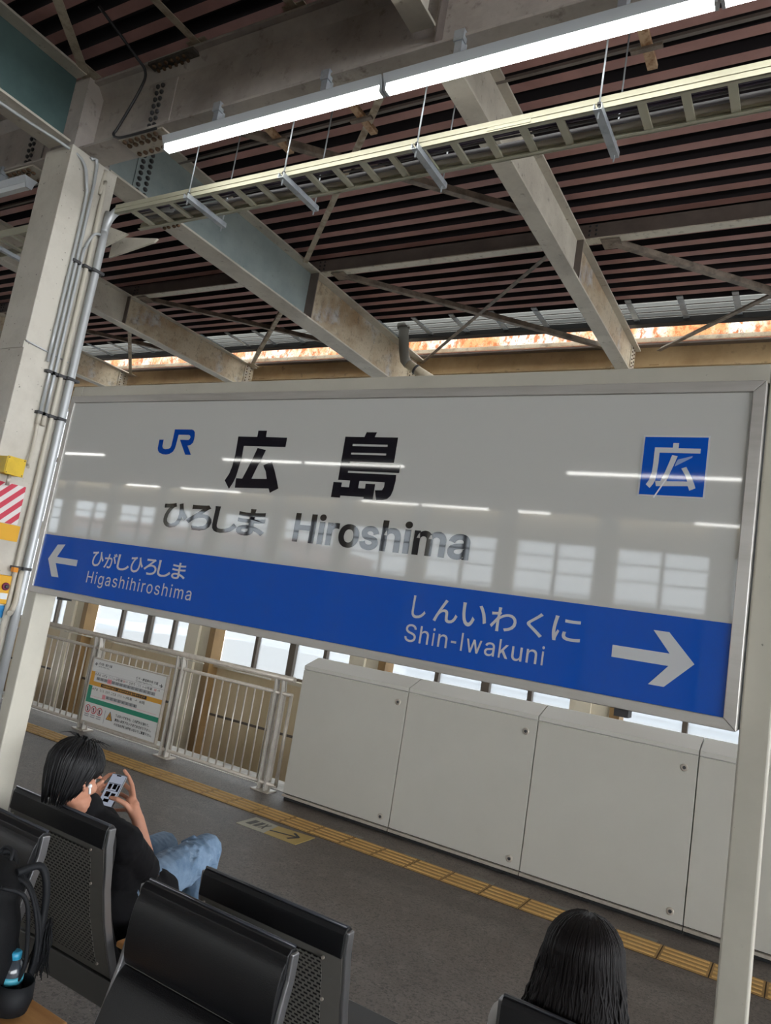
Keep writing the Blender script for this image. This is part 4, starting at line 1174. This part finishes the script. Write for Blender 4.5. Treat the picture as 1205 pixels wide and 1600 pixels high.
def bench(far, seats, tables, legs, label):
    f = (lambda y: y) if far else (lambda y: 2 * YC - y)
    t = thing('bench', (sum(s[0] for s in seats) / len(seats), f(2.0), 0), label, 'bench', 'back to back platform benches')
    x0, x1 = min(s[0] for s in seats), max(s[1] for s in seats)
    ya, yb = sorted((f(1.975), f(2.035)))
    obj('beam', MB().box(x0 - 0.05, x1 + 0.05, ya, yb, 0.35, 0.438), M_BEAM, t, bevel=0.004)
    for s in seats:
        seat(t, s[0], s[1], far)
    for a, b in tables:
        y0, y1 = sorted((f(1.94), f(2.33)))
        tb = obj('table_top', MB().box(a, b, y0, y1, 0.572, 0.592), M_WOOD, t, bevel=0.006)
        y0, y1 = sorted((f(1.96), f(2.2)))
        obj('table_support', MB().box(a + 0.08, b - 0.08, y0, y1, 0.438, 0.572), M_BEAM, tb)
    for x in legs:
        y0, y1 = sorted((f(1.975), f(2.035)))
        lg = obj('leg', MB().box(x - 0.03, x + 0.03, y0, y1, 0.02, 0.35), M_BEAM, t)
        y0, y1 = sorted((f(1.78), f(2.25)))
        obj('foot', MB().box(x - 0.035, x + 0.035, y0, y1, 0.0, 0.025), M_BEAM, lg)
    return t


bench(True, [(-2.509, -1.968), (-1.547, -1.006), (-0.582, -0.041)], [(-1.945, -1.57)], (-1.93, -0.80), 'far bench row of black padded seats facing the grey screens')
bench(False, [(-2.557, -2.016), (-1.572, -1.031)], [(-1.995, -1.66)], (-1.80, -2.45), 'near bench row of black padded seats facing the camera')


# ------------------------------------------------------------------ people
def unit(v):
    return Vector(v).normalized()


def head_parts(mb, c, F, U, k=1.0):
    """skull, jaw, nose, ears as blended balls; c = head centre"""
    F = unit(F)
    Rt = F.cross(unit(U)).normalized()
    U = Rt.cross(F)
    c = Vector(c)

    def at(r, f, u):
        return c + (Rt * r + F * f + U * u) * k
    ax = (Rt, F, U)
    mb.ell(at(0, -0.012, 0.03), (0.075 * k, 0.096 * k, 0.083 * k), ax, 3)
    mb.ell(at(0, 0.03, -0.025), (0.062 * k, 0.066 * k, 0.075 * k), ax, 3)
    mb.ell(at(0, 0.045, -0.075), (0.042 * k, 0.042 * k, 0.035 * k), ax, 3)
    mb.ell(at(0, 0.078, -0.092), (0.018 * k, 0.016 * k, 0.016 * k), ax, 2)
    for s in (-1, 1):
        mb.ell(at(s * 0.036, 0.068, -0.025), (0.026 * k, 0.022 * k, 0.024 * k), ax, 2)
        mb.ell(at(s * 0.030, 0.083, 0.022), (0.024 * k, 0.012 * k, 0.008 * k), ax, 2)
        # ear: rim, lobe
        e0 = at(s * 0.078, -0.008, -0.012)
        for q in range(9):
            an = math.radians(-70 + q * 33)
            mb.ell(e0 + (F * (-0.004 - 0.014 * math.cos(an)) + U * (0.026 * math.sin(an) + 0.004) + Rt * s * 0.006) * k, 0.0058 * k, None, 2)
        mb.ell(e0 + (U * -0.024 + F * 0.002) * k, (0.006 * k, 0.008 * k, 0.010 * k), ax, 2)
        mb.ell(e0 + F * -0.002 * k, (0.006 * k, 0.013 * k, 0.024 * k), ax, 2)
    for q in range(5):
        mb.ell(at(0, 0.092 + 0.0055 * q, 0.016 - 0.012 * q), (0.009 + 0.0012 * q) * k, None, 2)
    mb.ell(at(0, 0.092, -0.052), (0.024 * k, 0.012 * k, 0.006 * k), ax, 2)
    mb.ell(at(0, 0.091, -0.063), (0.021 * k, 0.012 * k, 0.007 * k), ax, 2)
    return at, ax


def eyes(parent, at, ax, k=1.0):
    for s in (-1, 1):
        e_ = obj('eye', MB().ell(at(s * 0.031, 0.069, 0.004), 0.0105 * k, None, 2), M_EYE, parent)
        obj('iris', MB().ell(at(s * 0.031, 0.0755, 0.003), 0.0052 * k, None, 2), M_BLACK, e_)
        obj('eyebrow', MB().tube([at(s * 0.016, 0.094, 0.024), at(s * 0.032, 0.093, 0.030), at(s * 0.048, 0.082, 0.026)], [0.004, 0.005, 0.003], 6), M_HAIR, parent)


def finger(mb, pts, r0, r1):
    n = len(pts) - 1
    mb.chain(pts, [r0 + (r1 - r0) * i / n for i in range(n + 1)], 2)


# --- seated man with a phone
man = thing('person', (-2.24, 2.2, 0), 'seated person with short black hair, black T-shirt and jeans looking at a phone', 'person')
HC = Vector((-2.268, 1.898, 1.060))
HF, HU = unit((-0.08, 0.93, -0.33)), Vector((0, 0, 1))
mb = MB()
at, ax = head_parts(mb, HC, HF, HU, 0.97)
NB = Vector((-2.268, 1.99, 0.90))
mb.chain([at(0, -0.005, -0.04), (HC.x + 0.006, HC.y + 0.042, HC.z - 0.105), NB], [0.047, 0.046, 0.052])
# torso, hips, legs under the clothes
SR, SL = Vector((-2.115, 2.055, 0.835)), Vector((-2.43, 2.07, 0.835))
mb.chain([NB - Vector((0, 0, 0.02)), (-2.27, 2.04, 0.82), (-2.255, 2.08, 0.66), (-2.24, 2.12, 0.58)], [0.052, 0.10, 0.105, 0.10])
mb.chain([NB - Vector((0, 0, 0.03)), SR], [0.050, 0.048])
mb.chain([NB - Vector((0, 0, 0.03)), SL], [0.050, 0.048])
ER, WR = Vector((-2.135, 2.235, 0.668)), Vector((-2.213, 2.194, 0.876))
mb.chain([SR, ER], [0.047, 0.039])
mb.chain([ER, ER.lerp(WR, 0.35), WR], [0.038, 0.038, 0.025])
EL, WL = Vector((-2.52, 2.20, 0.66)), Vector((-2.409, 2.126, 0.854))
mb.chain([SL, EL], [0.047, 0.039])
mb.chain([EL, EL.lerp(WL, 0.35), WL], [0.038, 0.037, 0.025])
HRt, HLt = Vector((-2.16, 2.17, 0.60)), Vector((-2.34, 2.17, 0.60))
KR, KL = Vector((-2.245, 2.665, 0.665)), Vector((-2.46, 2.62, 0.62))
AR, AL = Vector((-2.30, 2.70, 0.10)), Vector((-2.50, 2.72, 0.10))
for h_, k_, a_ in ((HRt, KR, AR), (HLt, KL, AL)):
    mb.chain([h_, k_], [0.07, 0.05])
    mb.chain([k_, k_.lerp(a_, 0.35), a_], [0.048, 0.050, 0.034])
# right hand
mb.chain([WR, (-2.236, 2.187, 0.905), (-2.262, 2.190, 0.93)], [0.024, 0.026, 0.024])
mb.chain([(-2.240, 2.19, 0.925), (-2.272, 2.199, 0.90)], [0.018, 0.018])
finger(mb, [(-2.234, 2.172, 0.905), (-2.248, 2.150, 0.930), (-2.275, 2.128, 0.945), (-2.308, 2.122, 0.943)], 0.0125, 0.0085)
finger(mb, [(-2.262, 2.196, 0.948), (-2.292, 2.206, 0.983), (-2.320, 2.206, 1.010), (-2.346, 2.200, 1.030)], 0.0105, 0.0075)
finger(mb, [(-2.270, 2.201, 0.935), (-2.306, 2.216, 0.962), (-2.345, 2.214, 0.975), (-2.372, 2.202, 0.978)], 0.0108, 0.008)
finger(mb, [(-2.276, 2.201, 0.917), (-2.312, 2.214, 0.930), (-2.348, 2.210, 0.936), (-2.374, 2.196, 0.935)], 0.0102, 0.0076)
finger(mb, [(-2.272, 2.196, 0.898), (-2.302, 2.200, 0.888), (-2.335, 2.186, 0.880), (-2.358, 2.172, 0.878)], 0.0092, 0.0068)
# left hand
mb.chain([WL, (-2.416, 2.138, 0.885), (-2.420, 2.146, 0.920)], [0.024, 0.026, 0.024])
mb.chain([(-2.425, 2.150, 0.925), (-2.425, 2.155, 0.885)], [0.017, 0.017])
finger(mb, [(-2.408, 2.124, 0.905), (-2.402, 2.112, 0.940), (-2.392, 2.112, 0.968), (-2.376, 2.126, 0.988)], 0.0122, 0.0085)
finger(mb, [(-2.430, 2.158, 0.945), (-2.432, 2.178, 0.975), (-2.418, 2.192, 0.997), (-2.396, 2.196, 1.006)], 0.0105, 0.0075)
finger(mb, [(-2.434, 2.160, 0.926), (-2.434, 2.184, 0.946), (-2.416, 2.200, 0.960), (-2.392, 2.200, 0.964)], 0.0108, 0.008)
finger(mb, [(-2.434, 2.160, 0.905), (-2.432, 2.184, 0.914), (-2.414, 2.196, 0.921), (-2.390, 2.194, 0.922)], 0.0102, 0.0076)
finger(mb, [(-2.430, 2.156, 0.886), (-2.428, 2.176, 0.884), (-2.412, 2.186, 0.888), (-2.392, 2.184, 0.890)], 0.0092, 0.0068)
body = obj('body', mb, M_SKIN, man, remesh=0.0035, smooth_it=5)
eyes(body, at, ax, 0.97)


def hair_shell(mb, at, ax, k, rows):
    for (r, f, u, a, b, c_) in rows:
        mb.ell(at(r, f, u), (a * k, b * k, c_ * k), ax, 3)


mbh = MB()
k = 0.97
hair_shell(mbh, at, ax, k, ((0, -0.022, 0.036, 0.084, 0.097, 0.084), (0, -0.034, 0.002, 0.076, 0.076, 0.064)))
rr = random.Random(3)
for i in range(760):
    # locks flowing from the crown over the skull, then hanging to the nape, ears and brow
    az = rr.uniform(0, 2 * math.pi)
    fwd, side = math.cos(az), math.sin(az)
    lift = rr.uniform(0.985, 1.05)
    st_ = rr.uniform(0.03, 1.1)
    wob = rr.uniform(-0.10, 0.10)
    pts, rad = [], []
    if fwd < 0.15:
        drop = rr.uniform(0.085, 0.160) * min(1.0, 0.75 - 0.45 * fwd)
        th_end = 1.5
    elif fwd < 0.6:
        drop, th_end = rr.uniform(0.01, 0.035), 1.5
    else:
        drop, th_end = rr.uniform(0.0, 0.012), 1.22
    for q in range(6):
        th = st_ + (th_end - st_) * q / 5
        hr_ = math.sin(th)
        a2 = az + wob * q / 5
        pts.append(at(math.sin(a2) * hr_ * 0.093 * lift, math.cos(a2) * hr_ * 0.106 * lift - 0.022, math.cos(th) * 0.094 * lift + 0.034 + 0.004 * math.sin(i + q)))
        rad.append(0.0042 if q else 0.002)
    a2 = az + wob
    for q in range(1, 4):
        tq = q / 3
        pin = 1.0 - (0.38 if fwd < 0.15 else 0.15) * tq ** 1.6
        pts.append(at(math.sin(a2) * 0.093 * lift * pin, math.cos(a2) * 0.104 * lift * (1 - (0.52 if fwd < 0.15 else 0.1) * tq ** 1.6) - 0.022, math.cos(th_end) * 0.094 + 0.034 - drop * tq))
        rad.append((0.0042, 0.0034, 0.001)[q - 1])
    mbh.tube(pts, rad, 5)
for i in range(26):
    # a few loose hairs lifting off the crown
    az = rr.uniform(0, 2 * math.pi)
    p0 = at(math.sin(az) * 0.03, math.cos(az) * 0.03 - 0.03, 0.126)
    d_ = (ax[0] * math.sin(az) + ax[1] * math.cos(az)) * 0.05
    mbh.tube([p0, p0 + d_ * 0.6 + ax[2] * 0.012, p0 + d_ * 1.3 + ax[2] * rr.uniform(-0.004, 0.010)], [0.0016, 0.0013, 0.0005], 4)
obj('hair', mbh, M_HAIR, body)
mbs = MB()
mbs.chain([NB + Vector((0.0, -0.012, 0.030)), NB - Vector((0, 0, 0.03)), (-2.27, 2.035, 0.82), (-2.255, 2.08, 0.68), (-2.235, 2.14, 0.585)], [0.066, 0.088, 0.122, 0.130, 0.142])
mbs.chain([(-2.205, 2.12, 0.58), (-2.175, 2.20, 0.58), (-2.170, 2.29, 0.588)], [0.155, 0.145, 0.120])
mbs.chain([NB - Vector((0, 0.005, 0.012)), SR], [0.074, 0.072])
mbs.chain([NB - Vector((0, 0.005, 0.012)), SL], [0.074, 0.070])
CR = SR.lerp(ER, 0.72)
mbs.chain([SR, SR.lerp(ER, 0.5), CR], [0.068, 0.070, 0.068])
mbs.chain([SL, SL.lerp(EL, 0.86)], [0.066, 0.066])
mbs.chain([SR + Vector((-0.03, 0.02, -0.05)), (-2.19, 2.15, 0.60)], [0.08, 0.10])
obj('t_shirt', mbs, M_SHIRT, man, remesh=0.006, smooth_it=4)
mbj = MB()
mbj.chain([(-2.17, 2.14, 0.60), (-2.32, 2.14, 0.60)], [0.115, 0.115])
for h_, k_, a_ in ((HRt, KR, AR), (HLt, KL, AL)):
    mbj.chain([h_, h_.lerp(k_, 0.6), k_], [0.105, 0.088, 0.074])
    mbj.chain([k_, k_.lerp(a_, 0.35), a_], [0.072, 0.070, 0.060])
rr = random.Random(5)
for i in range(44):
    t_ = rr.uniform(0.05, 0.95)
    p = HRt.lerp(KR, t_)
    an = rr.uniform(0, 2 * math.pi)
    q0 = p + Vector((math.cos(an) * 0.092, rr.uniform(-0.03, 0.03), math.sin(an) * 0.088)) * (1.08 - 0.22 * t_)
    an2 = an + rr.uniform(0.5, 1.0)
    q1 = p + Vector((math.cos(an2) * 0.092, rr.uniform(-0.05, 0.05), math.sin(an2) * 0.088)) * (1.08 - 0.22 * t_)
    mbj.chain([q0, q1], [0.013, 0.008], 1)
obj('jeans', mbj, M_JEANS, man, remesh=0.006, smooth_it=3)
for a_ in (AR, AL):
    mbsho = MB().chain([(a_.x, a_.y - 0.02, 0.055), (a_.x, a_.y + 0.10, 0.045), (a_.x - 0.01, a_.y + 0.17, 0.038)], [0.05, 0.044, 0.036])
    obj('shoe', mbsho, mat('shoe_black', '#1b1b1d', 0.5), man, remesh=0.006, smooth_it=2)

# phone in his hands
PC = Vector((-2.341, 2.1516, 0.9493))
PL, PW, PN = Vector((-0.11877449, 0.4887045, 0.86432664)), Vector((0.98787075, 0.14584908, 0.05328627)), Vector((0.10002001, -0.86017205, 0.50010003))
ph = thing('smartphone', PC, 'black smartphone held in both hands of the seated person', 'phone')
obj('case', MB().frame(PC, PW, PL, PN, 0.075, 0.150, 0.0085), M_PHONE, ph, bevel=0.004)
scr = obj('screen', MB().frame(PC + PN * 0.0044, PW, PL, PN, 0.069, 0.143, 0.0006), M_SCREEN, ph)
obj('notch', MB().frame(PC + PN * 0.0048 + PL * 0.068, PW, PL, PN, 0.022, 0.005, 0.0004), M_PHONE, scr)
mpic = MB()
for (u_, v_, w_, h_) in ((-0.018, 0.022, 0.016, 0.022), (0.006, 0.024, 0.018, 0.020), (0.024, 0.020, 0.010, 0.026), (-0.012, -0.008, 0.022, 0.020), (0.016, -0.010, 0.020, 0.018), (-0.004, -0.032, 0.026, 0.012), (0.0, 0.036, 0.06, 0.002), (0.0, 0.0075, 0.06, 0.0015)):
    mpic.frame(PC + PN * 0.0050 + PW * u_ + PL * v_, PW, PL, PN, w_, h_, 0.0004)
obj('screen_picture', mpic, M_SCREEND, scr)
# earbud
ep = at(0.090, 0.000, -0.018)
eb = thing('earbud', ep, 'white wireless earbud in the right ear of the seated person', 'earbud')
mbe = MB().ell(ep, 0.0085, None, 2)
obj('bud', mbe, M_POD, eb)
obj('stem', MB().tube([ep, ep + (ax[1] * 0.012 + ax[2] * -0.024 + ax[0] * 0.003)], 0.0042, 8), M_POD, eb)

# --- woman with long hair, seen from behind
wo = thing('person', (-0.40, 2.1, 0), 'person with long dark hair seen from behind at the bottom right', 'person')
WC = Vector((-0.425, 1.985, 1.040))
mb = MB()
at2, ax2 = head_parts(mb, WC, (0.05, 1, -0.15), (0, 0, 1), 0.95)
WN = Vector((-0.42, 1.985, 0.89))
mb.chain([at2(0, -0.02, -0.05), WN], [0.045, 0.05])
WSR, WSL = Vector((-0.262, 2.01, 0.832)), Vector((-0.600, 2.02, 0.832))
mb.chain([WN, (-0.42, 2.02, 0.76), (-0.42, 2.08, 0.58)], [0.055, 0.09, 0.10])
for s_, e_, w_ in ((WSR, Vector((-0.225, 2.11, 0.62)), Vector((-0.33, 2.32, 0.62))), (WSL, Vector((-0.635, 2.11, 0.62)), Vector((-0.50, 2.32, 0.62)))):
    mb.chain([WN, s_], [0.05, 0.045])
    mb.chain([s_, e_, w_], [0.042, 0.034, 0.024])
    sgn = 1 if s_ is WSR else -1
    mb.chain([w_, w_ + Vector((-0.02 * sgn, 0.07, -0.005))], [0.026, 0.024])
    for q in range(4):
        o_ = Vector(((-0.045 + 0.017 * q) * sgn, 0.085, -0.005))
        finger(mb, [w_ + o_, w_ + o_ + Vector((0, 0.03, 0.0)), w_ + o_ + Vector((0, 0.05 + 0.004 * (q % 3), -0.018))], 0.0098, 0.007)
    finger(mb, [w_ + Vector((0.012 * sgn, 0.02, 0)), w_ + Vector((0.035 * sgn, 0.055, 0.0)), w_ + Vector((0.03 * sgn, 0.085, -0.008))], 0.0115, 0.008)
for s in (-1, 1):
    hp, kn, an = Vector((-0.42 + s * 0.085, 2.14, 0.60)), Vector((-0.42 + s * 0.10, 2.55, 0.60)), Vector((-0.42 + s * 0.10, 2.62, 0.10))
    mb.chain([hp, kn], [0.07, 0.052])
    mb.chain([kn, kn.lerp(an, 0.35), an], [0.05, 0.05, 0.034])
wb = obj('body', mb, M_SKIN, wo, remesh=0.004, smooth_it=5)
eyes(wb, at2, ax2, 0.95)
mbt = MB()
mbt.chain([WN - Vector((0, 0, 0.03)), (-0.42, 2.02, 0.76), (-0.42, 2.08, 0.58)], [0.065, 0.108, 0.125])
for s_, e_ in ((WSR, Vector((-0.225, 2.11, 0.62))), (WSL, Vector((-0.635, 2.11, 0.62)))):
    mbt.chain([WN - Vector((0, 0, 0.03)), s_, s_.lerp(e_, 0.8)], [0.06, 0.06, 0.058])
obj('white_top', mbt, M_WSHIRT, wo, remesh=0.006, smooth_it=4)
mbp = MB()
mbp.chain([(-0.51, 2.13, 0.60), (-0.33, 2.13, 0.60)], [0.11, 0.11])
for s in (-1, 1):
    hp, kn, an = Vector((-0.42 + s * 0.085, 2.14, 0.60)), Vector((-0.42 + s * 0.10, 2.55, 0.60)), Vector((-0.42 + s * 0.10, 2.62, 0.12))
    mbp.chain([hp, kn, an], [0.09, 0.068, 0.055])
obj('trousers', mbp, M_PANTS, wo, remesh=0.007, smooth_it=3)
for s in (-1, 1):
    obj('shoe', MB().chain([(-0.42 + s * 0.1, 2.60, 0.05), (-0.42 + s * 0.1, 2.74, 0.04)], [0.046, 0.036]), mat('shoe_black', '#1b1b1d', 0.5), wo, remesh=0.006, smooth_it=2)
mbh = MB()
hair_shell(mbh, at2, ax2, 0.95, ((0, -0.022, 0.036, 0.084, 0.096, 0.084), (0, -0.040, -0.02, 0.082, 0.068, 0.090), (0, -0.042, -0.10, 0.084, 0.048, 0.09), (0, -0.040, -0.18, 0.088, 0.042, 0.09), (0, -0.036, -0.24, 0.090, 0.036, 0.07)))
rr = random.Random(11)
for i in range(1250):
    az = rr.uniform(-0.60 * math.pi, 0.60 * math.pi) + math.pi      # around the back and sides
    fwd, side = math.cos(az), math.sin(az)
    lift = rr.uniform(0.97, 1.09)
    L = rr.uniform(0.20, 0.37)
    ph_ = rr.uniform(0, 6.28)
    amp = rr.uniform(0.004, 0.015)
    th0 = rr.uniform(0.05, 0.5)
    # parting: the strands start on the centre line of the crown
    pts, rad = [], []
    for q in range(6):
        th = th0 + (1.52 - th0) * q / 5
        hr_ = math.sin(th)
        pts.append(at2(side * hr_ * 0.091 * lift, fwd * hr_ * 0.103 * lift - 0.022, math.cos(th) * 0.092 * lift + 0.036))
        rad.append(0.0034 if q else 0.002)
    for q in range(1, 9):
        tq = q / 8
        fl = 1.0 + 0.36 * tq ** 0.9
        wv = amp * math.sin(ph_ + q * 1.3) * tq ** 0.5
        pts.append(at2(side * 0.0905 * lift * fl + wv, fwd * 0.084 * lift * (1 - 0.12 * tq) - 0.024 + wv * 0.7, 0.038 - L * tq))
        rad.append(0.0036 if q < 6 else (0.003, 0.0022, 0.0007)[q - 6])
    mbh.tube(pts, rad, 5)
for i in range(60):
    # fly-away hairs along the outline
    sd = rr.choice((-1, 1))
    p0 = at2(sd * 0.088, -0.03 + rr.uniform(-0.03, 0.03), 0.05 - rr.uniform(0, 0.2))
    mbh.tube([p0, p0 + ax2[0] * sd * rr.uniform(0.01, 0.022) - ax2[2] * 0.03, p0 + ax2[0] * sd * rr.uniform(0.008, 0.03) - ax2[2] * 0.075], [0.0009, 0.0007, 0.0003], 4)
obj('long_hair', mbh, M_HAIR2, wb)

# ------------------------------------------------------------------ backpack and bottle
BD = Vector((0.10, 0.05, 0.0))
bp = thing('backpack', (-2.06, 1.38, 0.592), 'black backpack leaning on the near bench at the lower left corner', 'backpack')
mbb = MB()
for (cx_, cy_, cz_, a, b, c_) in ((-2.06, 1.36, 0.76, 0.15, 0.10, 0.17), (-2.06, 1.36, 0.70, 0.16, 0.115, 0.12), (-2.07, 1.38, 0.88, 0.12, 0.085, 0.075), (-2.06, 1.29, 0.70, 0.12, 0.08, 0.10)):
    mbb.ell((cx_, cy_, cz_), (a, b, c_), None, 3)
obj('bag_body', mbb, M_BAG, bp, remesh=0.008, smooth_it=4)
for i, s in enumerate((-0.07, 0.075)):
    obj('strap', MB().tube(spl([(-2.06 + s, 1.40, 0.93), (-2.05 + s, 1.47, 0.935), (-2.035 + s * 1.1, 1.49, 0.86), (-2.03 + s * 1.3, 1.48, 0.74), (-2.02 + s * 1.4, 1.46, 0.62)]), 0.011, 8), M_BAGT, bp)
obj('grab_loop', MB().tube(spl([(-2.10, 1.41, 0.935), (-2.09, 1.42, 0.965), (-2.05, 1.42, 0.965), (-2.04, 1.41, 0.935)]), 0.006, 8), M_BAGT, bp)
obj('zip_line', MB().tube([(-1.945, 1.33, 0.62), (-1.93, 1.33, 0.75), (-1.95, 1.34, 0.86), (-2.0, 1.35, 0.935), (-2.08, 1.35, 0.96)], 0.005, 6), mat('zip_grey', '#4d4f55', 0.4, metal=0.4), bp)
obj('side_pocket', MB().lathe((-1.895, 1.405, 0.60), ((0.042, 0), (0.050, 0.03), (0.048, 0.075), (0.044, 0.075), (0.044, 0.01)), 16), M_BAGT, bp)
for i, (s, e_) in enumerate(((0.02, 0.03), (0.10, -0.02), (-0.02, 0.05))):
    obj('strap', MB().tube(spl([(-2.03 + s, 1.34 + e_, 0.925), (-1.97 + s * 0.8, 1.39 + e_, 0.90), (-1.925 + s * 0.4, 1.42 + e_, 0.80), (-1.915 + s * 0.3, 1.43 + e_, 0.70), (-1.93, 1.42 + e_, 0.62)]), 0.006, 6), M_BAGT, bp)
tas = MB()
rr = random.Random(2)
for i in range(60):
    p = Vector((-1.935 + rr.uniform(-0.012, 0.012), 1.50 + rr.uniform(-0.012, 0.012), 0.78 + rr.uniform(-0.02, 0.02)))
    tas.tube([p, p + Vector((rr.uniform(-0.012, 0.02), rr.uniform(-0.01, 0.01), -0.06)), p + Vector((rr.uniform(-0.02, 0.03), rr.uniform(-0.02, 0.02), -0.12))], 0.0012, 4)
obj('fringe_charm', tas, M_BAGT, bp)
bp.location += BD      # children keep their place relative to the bag
bo = thing('water_bottle', (-1.822, 1.455, 0.60), 'plastic drink bottle with a blue cap in the side pocket of the backpack', 'bottle')
obj('bottle_body', MB().lathe((-1.822, 1.455, 0.603), ((0.030, 0), (0.032, 0.004), (0.032, 0.09), (0.028, 0.105), (0.020, 0.118), (0.013, 0.124)), 20), M_PET, bo)
obj('bottle_label', MB().lathe((-1.822, 1.455, 0.665), ((0.0326, 0), (0.0326, 0.020)), 20), M_LABELB, bo)
obj('bottle_cap', MB().lathe((-1.822, 1.455, 0.718), ((0.0165, 0), (0.0165, 0.022), (0.012, 0.026)), 20), M_CAP, bo)
